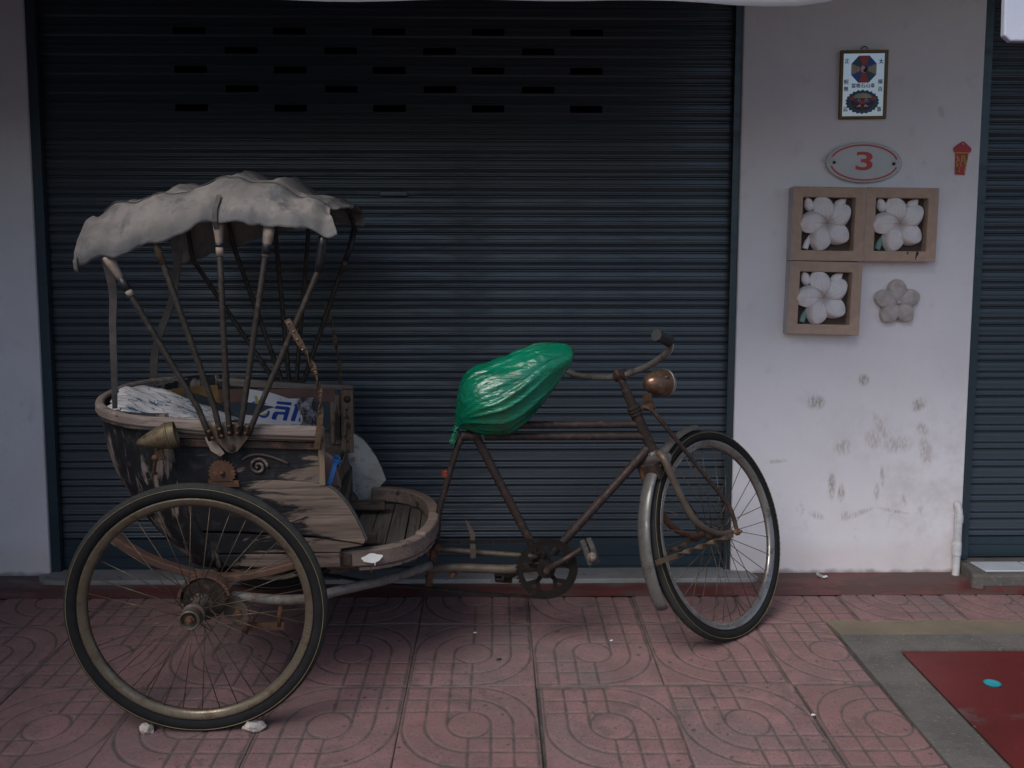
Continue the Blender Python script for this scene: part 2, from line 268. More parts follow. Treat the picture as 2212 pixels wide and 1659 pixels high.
# ------------------------------------------------------------------ mesh helpers
class MB:
    def __init__(s): s.v = []; s.f = []; s.mi = []
    def add(s, v, f, mi=0):
        o = len(s.v); s.v += [tuple(p) for p in v]; s.f += [tuple(i + o for i in q) for q in f]; s.mi += [mi] * len(f); return s
    def box(s, c, h, rot=None, mi=0):
        v = [Vector((sx * h[0], sy * h[1], sz * h[2])) for sx in (-1, 1) for sy in (-1, 1) for sz in (-1, 1)]
        if rot is not None: v = [rot @ p for p in v]
        return s.add([p + Vector(c) for p in v], [(0, 1, 3, 2), (4, 6, 7, 5), (0, 4, 5, 1), (2, 3, 7, 6), (0, 2, 6, 4), (1, 5, 7, 3)], mi)
    def tube(s, pts, r, n=10, caps=True, closed=False, flat=None, up=None, twist=None, mi=0):
        """sweep a round (or flat=(w,t) rectangular) section along points"""
        P = [Vector(p) for p in pts]; m = len(P); R = r if isinstance(r, (list, tuple)) else [r] * m
        T = [((P[(i + 1) % m] - P[i - 1]) if closed else (P[min(i + 1, m - 1)] - P[max(i - 1, 0)])).normalized() for i in range(m)]
        u0 = Vector(up) if up else (Vector((0, 1, 0)) if abs(T[0].y) < .9 else Vector((1, 0, 0)))
        N = (u0 - T[0] * u0.dot(T[0])).normalized(); V = []
        k = 4 if flat else n
        for i in range(m):
            N = ((Vector(up) if up else N)); N = (N - T[i] * N.dot(T[i])).normalized(); B = T[i].cross(N)
            if twist: a = twist[i]; N2 = N * math.cos(a) + B * math.sin(a); B2 = B * math.cos(a) - N * math.sin(a)
            else: N2, B2 = N, B
            if flat:
                w, t = flat if not callable(flat) else flat(i)
                V += [P[i] + N2 * (sx * w) + B2 * (sy * t) for sx, sy in ((-1, -1), (1, -1), (1, 1), (-1, 1))]
            else:
                V += [P[i] + (N2 * math.cos(2 * math.pi * j / n) + B2 * math.sin(2 * math.pi * j / n)) * R[i] for j in range(n)]
        F = [(i * k + j, i * k + (j + 1) % k, ((i + 1) % m) * k + (j + 1) % k, ((i + 1) % m) * k + j) for i in range(m if closed else m - 1) for j in range(k)]
        if caps and not closed: F += [tuple(range(k))[::-1], tuple(range((m - 1) * k, m * k))]
        return s.add(V, F, mi)
    def lathe(s, prof, n=32, axis='y', c=(0, 0, 0), mi=0, closed=False):
        """profile of (radius, offset along axis)"""
        V = []
        for r, o in prof:
            for j in range(n):
                a = 2 * math.pi * j / n; p, q = r * math.cos(a), r * math.sin(a)
                w = (p, o, q) if axis == 'y' else (o, p, q) if axis == 'x' else (p, q, o)
                V.append((w[0] + c[0], w[1] + c[1], w[2] + c[2]))
        m = len(prof); F = [(i * n + j, i * n + (j + 1) % n, ((i + 1) % m) * n + (j + 1) % n, ((i + 1) % m) * n + j) for i in range(m if closed else m - 1) for j in range(n)]
        if not closed:
            if prof[0][0] > 1e-5: F.append(tuple(range(n))[::-1])
            if prof[-1][0] > 1e-5: F.append(tuple(range((m - 1) * n, m * n)))
        return s.add(V, F, mi)
    def prism(s, out, y0, y1, plane='xz', mi=0):
        """extrude a 2D outline between two offsets"""
        f = (lambda p, o: (p[0], o, p[1])) if plane == 'xz' else (lambda p, o: (p[0], p[1], o))
        n = len(out); V = [f(p, y0) for p in out] + [f(p, y1) for p in out]
        return s.add(V, [tuple(range(n)), tuple(range(2 * n - 1, n - 1, -1))] + [(i, n + i, n + (i + 1) % n, (i + 1) % n) for i in range(n)], mi)
    def grid(s, rows, mi=0, closed_u=False):
        n = len(rows[0]); m = len(rows); V = [p for r in rows for p in r]
        return s.add(V, [(i * n + j, i * n + (j + 1) % n, (i + 1) * n + (j + 1) % n, (i + 1) * n + j) for i in range(m - 1) for j in range(n if closed_u else n - 1)], mi)
    def mesh(s, name, mats, smooth=False):
        me = bpy.data.meshes.new(name); me.from_pydata([tuple(p) for p in s.v], [], s.f)
        for q in (mats if isinstance(mats, (list, tuple)) else [mats]): me.materials.append(M[q])
        if any(s.mi): me.polygons.foreach_set('material_index', s.mi)
        if smooth: me.polygons.foreach_set('use_smooth', [True] * len(me.polygons))
        me.update(); return me
    def obj(s, name, mats, parent=None, smooth=False, bevel=0, angle=None, recalc=True):
        me = s.mesh(name, mats, smooth)
        if recalc:
            import bmesh
            bm = bmesh.new(); bm.from_mesh(me); bmesh.ops.recalc_face_normals(bm, faces=bm.faces); bm.to_mesh(me); bm.free()
        if smooth and angle: me.set_sharp_from_angle(angle=rad(angle))
        return link(name, me, parent, bevel)
def link(name, me, parent=None, bevel=0):
    o = bpy.data.objects.new(name, me); COL.objects.link(o); o.parent = parent
    if bevel:
        k = o.modifiers.new('bevel', 'BEVEL'); k.width = bevel; k.segments = 2; k.limit_method = 'ANGLE'; k.angle_limit = rad(40)
    return o
def empty(name, mat=None, parent=None):
    o = bpy.data.objects.new(name, None); COL.objects.link(o); o.parent = parent; o.empty_display_size = .1
    if mat is not None: o.matrix_world = mat
    return o
def tag(o, label, cat, group=None):
    o['label'] = label; o['category'] = cat
    if group: o['group'] = group
    return o
def structure(o): o['kind'] = 'structure'; return o
def smoothpath(pts, k=6):
    P = [Vector(p) for p in pts]; out = []
    for i in range(len(P) - 1):
        a, b_, c, d_ = P[max(i - 1, 0)], P[i], P[i + 1], P[min(i + 2, len(P) - 1)]
        for j in range(k):
            t = j / k; out.append(.5 * ((2 * b_) + (c - a) * t + (2 * a - 5 * b_ + 4 * c - d_) * t * t + (3 * b_ - a - 3 * c + d_) * t ** 3))
    out.append(P[-1]); return out
def textmesh(name, body, size, mat, parent, M4, sx=1.0, depth=0.0, shear=0.0, fat=0.0):
    c = bpy.data.curves.new('txt', 'FONT'); c.body = body; c.size = size; c.align_x = 'CENTER'; c.align_y = 'CENTER'; c.extrude = depth; c.shear = shear; c.offset = fat; c.resolution_u = 4
    t = bpy.data.objects.new('txt', c); COL.objects.link(t); bpy.context.view_layer.update()
    me = bpy.data.meshes.new_from_object(t); bpy.data.objects.remove(t); me.materials.clear(); me.materials.append(M[mat]); me.transform(Matrix.Diagonal((sx, 1, 1, 1)))
    o = link(name, me, parent); o.matrix_local = M4; return o
STAND = Matrix.Rotation(rad(90), 4, 'X')           # text plane XY -> upright, facing -Y

# ------------------------------------------------------------------ the sloping forecourt frame (rises 3.2 degrees towards the wall)
YW, SL = 3.775, rad(3.2)
G = Matrix.Translation((0, YW, 0)) @ Matrix.Rotation(SL, 4, 'X') @ Matrix.Translation((0, -YW, 0))
def onG(x, y, z=0.0, rz=0.0): return G @ Matrix.Translation((x, y, z)) @ Matrix.Rotation(rz, 4, 'Z')

# ------------------------------------------------------------------ ground
structure(MB().add([(-300, -300, -.42), (300, -300, -.42), (300, 300, -.42), (-300, 300, -.42)], [(0, 1, 2, 3)]).obj('road', 'asphalt'))
base = structure(MB().box((0, 1.70, -.088), (6, 2.2, .075)).obj('pavement', 'mortar')); base.matrix_world = G

TW, TD = .395, .47
def tile_mesh(name, mirror, x0=0., x1=TW, y0=0., y1=TD):
    nx = max(6, int((x1 - x0) / .0036)); ny = max(6, int((y1 - y0) / .0042))
    X, Y = np.meshgrid(np.linspace(x0, x1, nx), np.linspace(y0, y1, ny))
    sx = (X - TW / 2); sy = (Y - TD / 2) * (TW / TD)
    if mirror: sx = -sx
    D = np.full(X.shape, 9.0)
    r = np.hypot(sx, sy); R1, R2, R3 = .062, .125, .190
    q_arc = (sx * sy > 0)                 # quadrants with arcs (upper right, lower left)
    D = np.minimum(D, np.abs(r - R1))
    out = r > R1
    for q in (R2, R3): D = np.where(q_arc, np.minimum(D, np.abs(r - q)), D)
    lines = np.full(X.shape, 9.0)
    for q in (R1, R2, R3): lines = np.minimum(lines, np.minimum(np.abs(np.abs(sx) - q), np.abs(np.abs(sy) - q)))
    D = np.where((~q_arc) & out, np.minimum(D, lines), D)
    D = np.where(out & (np.abs(sx) < .02), np.minimum(D, np.abs(sx)), D)
    ew = np.minimum(np.minimum(X - x0, x1 - X), np.minimum(Y - y0, y1 - Y))
    wob = .0012 * np.sin(X * 61 + 3) * np.cos(Y * 47)
    g = np.clip(1 - (D + wob) / .0062, 0, 1); g = g * g * (3 - 2 * g)
    e = np.clip(1 - ew / .0042, 0, 1) ** 2
    Z = -.0038 * g - .0035 * e + .0012 * np.sin(X * 9 + 1) * np.sin(Y * 8)
    V = np.stack([X, Y, Z], -1).reshape(-1, 3).tolist()
    F = [(i * nx + j, i * nx + j + 1, (i + 1) * nx + j + 1, (i + 1) * nx + j) for i in range(ny - 1) for j in range(nx - 1)]
    loop = list(range(nx)) + [(i + 1) * nx - 1 for i in range(1, ny)] + [(ny - 1) * nx + j for j in range(nx - 2, -1, -1)] + [i * nx for i in range(ny - 2, 0, -1)]
    o = len(V); V += [[V[i][0], V[i][1], -.0285] for i in loop]; L = len(loop)
    F += [(loop[i], o + i, o + (i + 1) % L, loop[(i + 1) % L]) for i in range(L)]
    me = bpy.data.meshes.new(name); me.from_pydata(V, [], F); me.materials.append(M['paver']); me.polygons.foreach_set('use_smooth', [True] * len(F))
    at = me.attributes.new('groove', 'FLOAT', 'POINT'); at.data.foreach_set('value', np.concatenate([np.maximum(g, .75 * e).ravel(), np.ones(L)]))
    me.update(); return me
TM = [tile_mesh('paver', False), tile_mesh('paver', True)]
cache = {}
known = {(0, 0): 1, (-1, 0): 1, (0, 1): 0, (-1, 1): 0, (1, 0): 0, (1, 1): 0, (2, 0): 0, (2, 1): 1, (-2, 0): 0, (-2, 1): 1}
def paver(ix, iy, x0=0., x1=TW, y0=0., y1=TD):
    mir = known.get((ix, iy), random.randint(0, 1))
    if (x0, x1, y0, y1) == (0., TW, 0., TD): me = TM[mir]
    else:
        k = (mir, round(x0, 4), round(x1, 4), round(y0, 4), round(y1, 4)); me = cache.get(k) or cache.setdefault(k, tile_mesh('paver', *k))
    o = link('paver', me, base); dz = random.uniform(-.0018, .0018); gap = 0
    if (ix, iy) == (0, 1): dz = -.009; gap = .010
    if (ix, iy) == (2, 1): dz = -.004; gap = .009
    o.matrix_local = Matrix.Translation((XJ + ix * TW + gap, YJ - (iy + 1) * TD, dz)) @ Matrix.Rotation(random.uniform(-.004, .004), 4, 'Z') @ Matrix.Rotation(random.uniform(-.004, .004), 4, 'X') @ Matrix.Rotation(random.uniform(-.005, .005), 4, 'Y') @ Matrix.Diagonal((.9975, .998, 1, 1)); return o
XJ, YJ = .125, 3.272
for iy in range(0, 5):
    for ix in range(-6, 3):
        if ix == 2: paver(ix, iy, 0., 1.178 - XJ - 2 * TW)
        else: paver(ix, iy)
for ix in range(-6, 7): paver(ix, -1, 0., TW, 0., 3.528 - YJ)
# kerb strip, beige line, painted floor and band
g = structure(MB().prism([(1.187, 3.158), (1.186, .9), (1.336, .9), (1.338, 3.036), (4.5, 3.036), (4.5, 3.158)], -.05, .001, 'xy').obj('concrete_strip', 'concrete')); g.matrix_world = G
g = structure(MB().prism([(1.180, 3.286), (1.196, 3.159), (4.5, 3.159), (4.5, 3.286)], -.05, -.001, 'xy').obj('beige_line', 'beige_line')); g.matrix_world = G
n_ = 40; ring = [(1.535 + .026 * math.cos(2 * math.pi * i / n_), 2.796 + .026 * math.sin(2 * math.pi * i / n_)) for i in range(n_)]
mb = MB()                       # painted floor slab with a round hole for the drain pipe
outer = []
for i in range(n_):
    a = 2 * math.pi * i / n_; cx, cy = math.cos(a), math.sin(a); t = 1e9
    for lim, q, p in ((1.350, cx, 1.535), (4.5, cx, 1.535), (.9, cy, 2.796), (3.030, cy, 2.796)):
        if abs(q) > 1e-6 and (lim - p) / q > 0: t = min(t, (lim - p) / q)
    outer.append((1.535 + cx * t, 2.796 + cy * t))
mb.add([(*p, -.003) for p in ring] + [(*p, -.003) for p in outer], [(i, n_ + i, n_ + (i + 1) % n_, (i + 1) % n_) for i in range(n_)])
cs = [(1.350, .9), (4.5, .9), (4.5, 3.03), (1.350, 3.03)]
for c_ in cs:                   # corner triangles
    j = min(range(n_), key=lambda i: math.atan2(c_[1] - 2.796, c_[0] - 1.535) % (2 * math.pi) - 2 * math.pi * i / n_ if (math.atan2(c_[1] - 2.796, c_[0] - 1.535) % (2 * math.pi)) >= 2 * math.pi * i / n_ else 99)
    mb.add([(*outer[j], -.003), (*c_, -.003), (*outer[(j + 1) % n_], -.003)], [(0, 1, 2)])
g = structure(mb.obj('painted_floor', 'red_floor')); g.matrix_world = G
g = MB().lathe([(.027, -.0005), (.0235, -.0005), (.0235, -.022), (.0, -.0225)], 32, 'z').obj('floor_drain', 'turquoise', None, True, angle=40); g.matrix_world = onG(1.535, 2.796)
tag(g, 'round turquoise drain sleeve set in the red painted floor', 'drain')
g = structure(MB().add([(-5, 3.528, .0), (5, 3.528, .0), (5, 3.80, .0), (-5, 3.80, .0)], [(0, 1, 2, 3)]).obj('painted_strip', 'red_band')); g.matrix_world = G

# ------------------------------------------------------------------ the building
XL, XA, XB, XC = -1.792, .958, 1.899, 4.2
shop = tag(empty('shophouse'), 'white plastered shophouse front between two grey shutters', 'building')
def wallbox(name, x0, x1, z0, z1, y0=YW, y1=YW + .26, m='plaster', bev=.006):
    return MB().box(((x0 + x1) / 2, (y0 + y1) / 2, (z0 + z1) / 2), ((x1 - x0) / 2, (y1 - y0) / 2, (z1 - z0) / 2)).obj(name, m, shop, bevel=bev)
wallbox('pillar', -4.2, XL, -.3, 2.75); wallbox('pillar', XA, XB, -.3, 2.75); wallbox('upper_wall', -4.2, 4.2, 2.752, 6.0, YW + .001)
wallbox('back_wall', -4.2, 4.2, -.3, 2.75, YW + 2.4, YW + 2.5, 'interior', 0); wallbox('ceiling', -4.2, 4.2, 2.70, 2.75, YW + .262, YW + 2.4, 'interior', 0); wallbox('floor', -4.2, 4.2, -.3, -.02, YW + .262, YW + 2.4, 'interior', 0)
wallbox('side_wall', -4.25, -4.201, -.3, 2.75, YW + .02, YW + 2.4, 'interior', 0); wallbox('side_wall', 4.201, 4.25, -.3, 2.75, YW + .02, YW + 2.4, 'interior', 0)
# worn threshold with a broken left end
out = [(-1.80, 3.70), (-1.77, 3.675), (-1.70, 3.668), (-1.4, 3.672), (-.9, 3.667), (-.3, 3.671), (.2, 3.666), (.7, 3.672), (1.02, 3.668), (1.05, 3.69), (1.03, 3.774), (.957, 3.776), (.957, 4.03), (-1.791, 4.03), (-1.791, 3.776), (-1.83, 3.76)]
MB().prism(out, -.06, .011, 'xy').obj('threshold', 'threshold', shop, bevel=.006)
MB().prism([(XB - .002, 3.70), (1.862, 3.60), (1.90, 3.585), (4.2, 3.58), (4.2, 4.03), (XB + .001, 4.03)], -.06, .046, 'xy').obj('step', 'concrete', shop, bevel=.01)
for i in range(7):
    x0 = 1.925 + i * .20; MB().box((x0 + .098, 3.685, .049), (.096, .062, .003)).obj('step_tile', 'white_tile', shop, bevel=.002)
MB().box((3.05, 3.573, -.012), (1.15, .006, .016)).obj('red_edge', 'red_band', shop)

# ------------------------------------------------------------------ roller shutters
PITCH = .0727
PROF = [(0, .007), (-.003, .007), (-.0045, .004), (-.0085, .0015), (-.0135, .0008), (-.024, .0), (-.0275, -.002), (-.034, -.0025), (-.0375, -.004), (-.0405, -.004), (-.044, .0005), (-.049, .0035), (-.0525, .002), (-.056, .001), (-.061, .0007), (-.0645, -.001), (-.067, -.001), (-.0695, .003), (-.0727, .007)]
def slat_mesh(x0, x1, slots):
    xs = sorted([x0, x1] + [q for s_ in slots for q in s_]); mb = MB(); ns = len(PROF)
    rows = [[(x, dy, z) for z, dy in PROF] for x in xs]; V = [p for r in rows for p in r]; F = []
    for i in range(len(xs) - 1):
        hole = any(abs(xs[i] - a) < 1e-6 for a, b_ in slots)
        for j in range(ns - 1):
            if hole and 4 <= j <= 8: continue
            F.append((i * ns + j, i * ns + j + 1, (i + 1) * ns + j + 1, (i + 1) * ns + j))
    mb.add(V, F)
    for a, b_ in slots:       # turned-in lips so the slot edge has thickness
        i = xs.index(a); k = xs.index(b_); o = len(mb.v)
        mb.add([(a, 0, -.0135), (a, .0, -.024), (a, -.006, -.0395), (a, .006, -.0395), (a, .006, -.0135)], [(0, 1, 2, 3, 4)])
        mb.add([(b_, 0, -.0135), (b_, .0, -.024), (b_, -.004, -.0395), (b_, .007, -.0395), (b_, .007, -.0135)], [(0, 1, 2, 3, 4)])
        mb.add([(a, .0008, -.0135), (b_, .0008, -.0135), (b_, .008, -.0135), (a, .008, -.0135)], [(0, 1, 2, 3)]); mb.add([(a, -.004, -.0405), (b_, -.004, -.0405), (b_, .007, -.0405), (a, .007, -.0405)], [(0, 1, 2, 3)])
    me = mb.mesh('slat', 'shutter'); return me
odd = [(-1.246 + .385 * i, -1.119 + .385 * i) for i in range(5)]; even = [(-1.048 + .3845 * i, -.921 + .3845 * i) for i in range(4)]
def shutter(x0, x1, label, slotted, bottom):
    s = tag(empty('roller_shutter', Matrix.Translation((0, YW + .055, 0))), label, 'shutter')
    plain = slat_mesh(x0, x1, []); mo = slat_mesh(x0, x1, odd) if slotted else plain; me_ = slat_mesh(x0, x1, even) if slotted else plain
    top = 1.880; i = -10
    while top - i * PITCH > bottom + .15:
        zt = top - i * PITCH
        me = mo if i in (0, -2, -4) else me_ if i in (-1, -3) else plain
        o = link('slat', me, s); o.location = (0, 0, zt)
        o.rotation_euler = (random.uniform(-.03, .03), 0, random.uniform(-.0006, .0006))
        i += 1
    zt = top - i * PITCH
    mb = MB(); prof = [(zt, .010), (zt - .003, .0), (zt - .030, -.001), (zt - .033, -.004), (bottom + .050, -.004), (bottom + .046, .0), (bottom + .006, .0), (bottom + .004, -.014), (bottom, -.014), (bottom, .02)]
    mb.add([(x, dy, z) for x in (x0, x1) for z, dy in prof], [(j, j + 1, len(prof) + j + 1, len(prof) + j) for j in range(len(prof) - 1)]); mb.obj('bottom_rail', 'guide', s)
    for gx0, gx1 in ((x0 - .004, x0 + .036), (x1 - .026, x1 + .002)):
        MB().prism([(gx0, -.040), (gx1, -.040), (gx1, -.012), (gx1 - .006, -.012), (gx1 - .006, -.034), (gx0, -.034)], bottom - .004, 2.75, 'xy').obj('guide_rail', 'guide', s)
    return s
sh = shutter(XL + .001, XA - .001, 'wide grey roller shutter with rows of vent slots behind the rickshaw', True, .013)
shutter(XB + .001, 4.2, 'narrow strip of grey shutter at the right edge beyond the pillar', False, .054)
MB().box((-.40, -.006, 1.524), (.055, .004, .010)).obj('lock_plate', 'shutter', sh, bevel=.003)

# ------------------------------------------------------------------ awnings overhead
def awning(x0, x1, yf, zv, zf, label, stripes, sag):
    a = tag(empty('awning', Matrix.Translation(((x0 + x1) / 2, YW, 2.95))), label, 'awning'); cx = (x0 + x1) / 2; n = 60
    mb = MB(); rows = []
    for i in range(13):
        t = i / 12; rows.append([(x0 + (x1 - x0) * j / n - cx, (yf - YW) * t, (zf - 2.95) * t - .05 * math.sin(math.pi * t)) for j in range(n + 1)])
    mb.grid(rows); mb.grid([[(p[0], p[1], p[2] - .004) for p in r] for r in rows[::-1]]); mb.obj('canopy', stripes[0], a, True)
    rows = []
    for k in range(5):
        t = k / 4; rows.append([(x0 + (x1 - x0) * j / n - cx, yf - YW + .012 * math.sin(j * .9) * t, zf - 2.95 + (zv - zf + sag(x0 + (x1 - x0) * j / n)) * t) for j in range(n + 1)])
    mb = MB(); mb.grid(rows); nf = len(mb.f); mb.mi = [1 if len(stripes) > 1 and j in (20, 22, 25, 29) else 0 for k in range(4) for j in range(n)]
    o = mb.obj('valance', stripes, a, True); k = o.modifiers.new('thick', 'SOLIDIFY'); k.thickness = .003
    o = MB().tube([(x0 - cx, yf - YW + .02, zf - 2.95), (x1 - cx, yf - YW + .02, zf - 2.95)], .014, 8).obj('front_bar', 'grey_paint', a, True)
    for sx in (x0 + .03, x1 - .03): MB().tube([(sx - cx, -.02, -.45), (sx - cx, yf - YW + .03, zf - 2.97)], .011, 8).obj('arm', 'grey_paint', a, True)
awning(-3.9, .940, 2.5, 1.891, 2.06, 'low striped awning whose hem shows along the top edge', ['awning_white', 'awning_yellow'], lambda x: .003 * math.sin(x * 4.1) - .003 * (x < -.95) - .011 * max(0, 1 - abs(x - .65) / .35) + (.04 * max(0, (x - .84) / .10)))
hp = tag(empty('hanging_panel', Matrix.Translation((1.315, 2.5, 1.797))), 'white hanging panel cut off in the top right corner', 'panel')
MB().prism([(.0, .10), (.002, .014), (.020, .0), (.42, .0), (.42, .60), (.0, .60)], 0, .022).obj('board', 'awning_shade', hp, bevel=.004)
for x_ in (.06, .36): MB().tube([(x_, .011, .60), (x_, .011, .93)], .003, 6).obj('wire', 'screw', hp)
wallbox('shade_wall', -2.60, -2.36, -.42, 3.0, .55, YW - .001)  # unseen wall, added to block light from the left side
MB().box((0, YW - .80, 2.62), (4.2, .797, .06)).obj('shade_slab', 'concrete', shop, bevel=.01)  # unseen overhang, added and sized to shade the top of the wall

# ------------------------------------------------------------------ things on the pillar
def flat_part(name, polys, mat, parent, y, th=.0008):
    mb = MB()
    for p in polys: mb.prism(p, y, y - th)
    return mb.obj(name, mat, parent)
def ell(cx, cz, rx, rz, n=28, a0=0., a1=2 * math.pi): return [(cx + rx * math.cos(a0 + (a1 - a0) * i / n), cz + rz * math.sin(a0 + (a1 - a0) * i / n)) for i in range(n if a1 - a0 > 6.2 else n + 1)]
# mirror with eight trigrams
mr = tag(empty('bagua_mirror', Matrix.Translation((1.424, YW - .012, 1.938)) @ Matrix.Rotation(rad(-1.0), 4, 'Y') @ Matrix.Rotation(rad(2), 4, 'X')), 'gold framed mirror with painted octagon and lion face', 'mirror')
w, h, fr = .092, .129, .011
for nm, c, hh in (('frame_side', (-w + fr / 2, 0, 0), (fr / 2, .008, h)), ('frame_side', (w - fr / 2, 0, 0), (fr / 2, .008, h)), ('frame_rail', (0, 0, h - fr / 2), (w - fr - .0003, .008, fr / 2)), ('frame_rail', (0, 0, -h + fr / 2), (w - fr - .0003, .008, fr / 2))):
    MB().box(c, hh).obj(nm, 'gold_frame', mr, bevel=.002)
MB().tube([(.012 * math.cos(t), 0, h + .004 + .010 * math.sin(t)) for t in np.linspace(0, math.pi, 9)], .0022, 6).obj('hanger', 'screw', mr)
MB().box((0, .002, 0), (w - fr + .001, .003, h - fr + .001)).obj('mirror_glass', 'mirror_glass', mr)
oc = (.0, .0585); R8 = .0525; v8 = [(oc[0] + R8 * math.cos(rad(22.5 + 45 * i)), oc[1] + R8 * 1.04 * math.sin(rad(22.5 + 45 * i))) for i in range(8)]
seg = lambda i, a, b_: [(oc[0] + (v8[i][0] - oc[0]) * a, oc[1] + (v8[i][1] - oc[1]) * a), (oc[0] + (v8[(i + 1) % 8][0] - oc[0]) * a, oc[1] + (v8[(i + 1) % 8][1] - oc[1]) * a), (oc[0] + (v8[(i + 1) % 8][0] - oc[0]) * b_, oc[1] + (v8[(i + 1) % 8][1] - oc[1]) * b_), (oc[0] + (v8[i][0] - oc[0]) * b_, oc[1] + (v8[i][1] - oc[1]) * b_)]
cols = {0: 'ink_royal', 1: 'ink_red', 2: 'ink_navy', 3: 'ink_cream', 4: 'ink_royal', 5: 'ink_red', 6: 'ink_navy', 7: 'ink_cream'}
flat_part('octagon_ground', [v8], 'ink_deepred', mr, -.0012)
for i in range(8): flat_part('trigram_panel', [seg(i, .98, .34)], cols[i], mr, -.002)
bars = []
for i in range(8):
    for a in (.80, .62): bars.append(seg(i, a, a - .015))
flat_part('trigram_bars', bars, 'gold_frame', mr, -.0029, .0004)
flat_part('yinyang_ring', [ell(*oc, .0165, .0175)], 'ink_red', mr, -.0034, .0005); flat_part('yinyang_white', [ell(*oc, .0128, .0136)], 'ink_white', mr, -.004, .0004)
flat_part('yinyang_black', [ell(*oc, .0128, .0136, 20, -1.0, 2.14), ell(oc[0] + .0034, oc[1] - .0055, .0064, .0068)], 'ink_black', mr, -.0046, .0004)
flat_part('yinyang_eye', [ell(oc[0] - .0034, oc[1] + .0055, .0064, .0068)], 'ink_white', mr, -.0051, .0003); flat_part('yinyang_dot', [ell(oc[0] - .004, oc[1] - .005, .002, .002)], 'ink_black', mr, -.0054, .0003)
lc = (-.002, -.064)
def wavy(rx, rz, k, am, n=96): return [(lc[0] + (rx + am * abs(math.sin(k * t / 2))) * math.cos(t), lc[1] + (rz + am * abs(math.sin(k * t / 2))) * math.sin(t)) for t in np.linspace(0, 2 * math.pi, n, endpoint=False)]
flat_part('lion_mane', [wavy(.060, .040, 22, .006)], 'ink_navy', mr, -.0012)
flat_part('lion_face', [ell(lc[0], lc[1] - .003, .046, .029)], 'ink_deepred', mr, -.002); flat_part('lion_brow', [ell(lc[0], lc[1] + .010, .040, .023, 20, .15, 2.99)], 'ink_cream', mr, -.0026, .0005)
P2 = lambda pts: [(lc[0] + a, lc[1] + b_) for a, b_ in pts]
flat_part('lion_ears', [P2([(-.053, .015), (-.036, .022), (-.030, .010), (-.040, .004)]), P2([(.053, .013), (.036, .022), (.030, .010), (.040, .004)]), ell(lc[0], lc[1] - .001, .014, .008)], 'ink_red', mr, -.0031, .0005)
flat_part('lion_cheeks', [ell(lc[0] - .022, lc[1] + .003, .010, .008), ell(lc[0] + .022, lc[1] + .003, .010, .008)], 'ink_royal', mr, -.0036, .0004)
flat_part('lion_eyes', [ell(lc[0] - .0135, lc[1] + .006, .0055, .005), ell(lc[0] + .0135, lc[1] + .006, .0055, .005), P2([(-.024, -.018), (-.014, -.011), (-.018, -.020)]), P2([(.024, -.018), (.014, -.011), (.018, -.020)]), ell(lc[0] - .011, lc[1] - .015, .005, .004), ell(lc[0] + .011, lc[1] - .015, .005, .004)], 'ink_white', mr, -.0041, .0004)
flat_part('lion_pupils', [ell(lc[0] - .0125, lc[1] + .0055, .0028, .003), ell(lc[0] + .0125, lc[1] + .0055, .0028, .003)], 'ink_black', mr, -.0046, .0003)
flat_part('lion_blade', [P2([(-.054, -.0145), (-.026, -.0125), (-.026, -.016), (-.050, -.0180)]), P2([(.054, -.0145), (.026, -.0125), (.026, -.016), (.050, -.0180)]), ell(lc[0], lc[1] - .023, .007, .003)], 'gold_frame', mr, -.0046, .0003)
for ch, x, z in (('正', -.066, .088), ('照', -.067, .010), ('無', -.067, -.016), ('忌', -.067, -.092), ('太', .066, .086), ('極', .066, .010), ('百', .066, -.018), ('事', .064, -.094)):
    textmesh('character', ch, .0195, 'ink_black', mr, Matrix.Translation((x, -.0025, z)) @ STAND)
textmesh('characters', '當敢石山泰', .0185, 'ink_black', mr, Matrix.Translation((-.001, -.0025, -.004)) @ STAND)
# number plate
np_ = tag(empty('number_plate', Matrix.Translation((1.436, YW, 1.642)) @ Matrix.Rotation(rad(1.2), 4, 'Y')), 'clear oval house number plate with a red 3', 'plate')
mb = MB(); mb.prism(ell(0, 0, .145, .0735, 64), -.012, -.017); mb.obj('plate', 'acrylic', np_, bevel=.0015)
MB().tube([(x, -.0145, z) for x, z in ell(0, 0, .1452, .0737, 64)], .0035, 6, closed=True).obj('polished_edge', 'acrylic_edge', np_, True)
mb = MB()
for a0, a1 in ((.22, math.pi - .30), (math.pi + .22, 2 * math.pi - .22)):
    mb.tube([(.131 * math.cos(t), -.0178, .0665 * math.sin(t)) for t in np.linspace(a0, a1, 40)], 0, flat=(.0006, .0030), up=(0, 1, 0))
mb.obj('red_line', 'ink_red', np_)
textmesh('numeral', '3', .098, 'ink_red', np_, Matrix.Translation((.002, -.0178, .002)) @ STAND, 1.72, .0006, .0, .0016)
for sx in (-.117, .117): MB().lathe([(.0, -.026), (.004, -.0255), (.006, -.022), (.006, .0)], 14, c=(sx, 0, -.002)).obj('screw', 'screw', np_, True, angle=50)
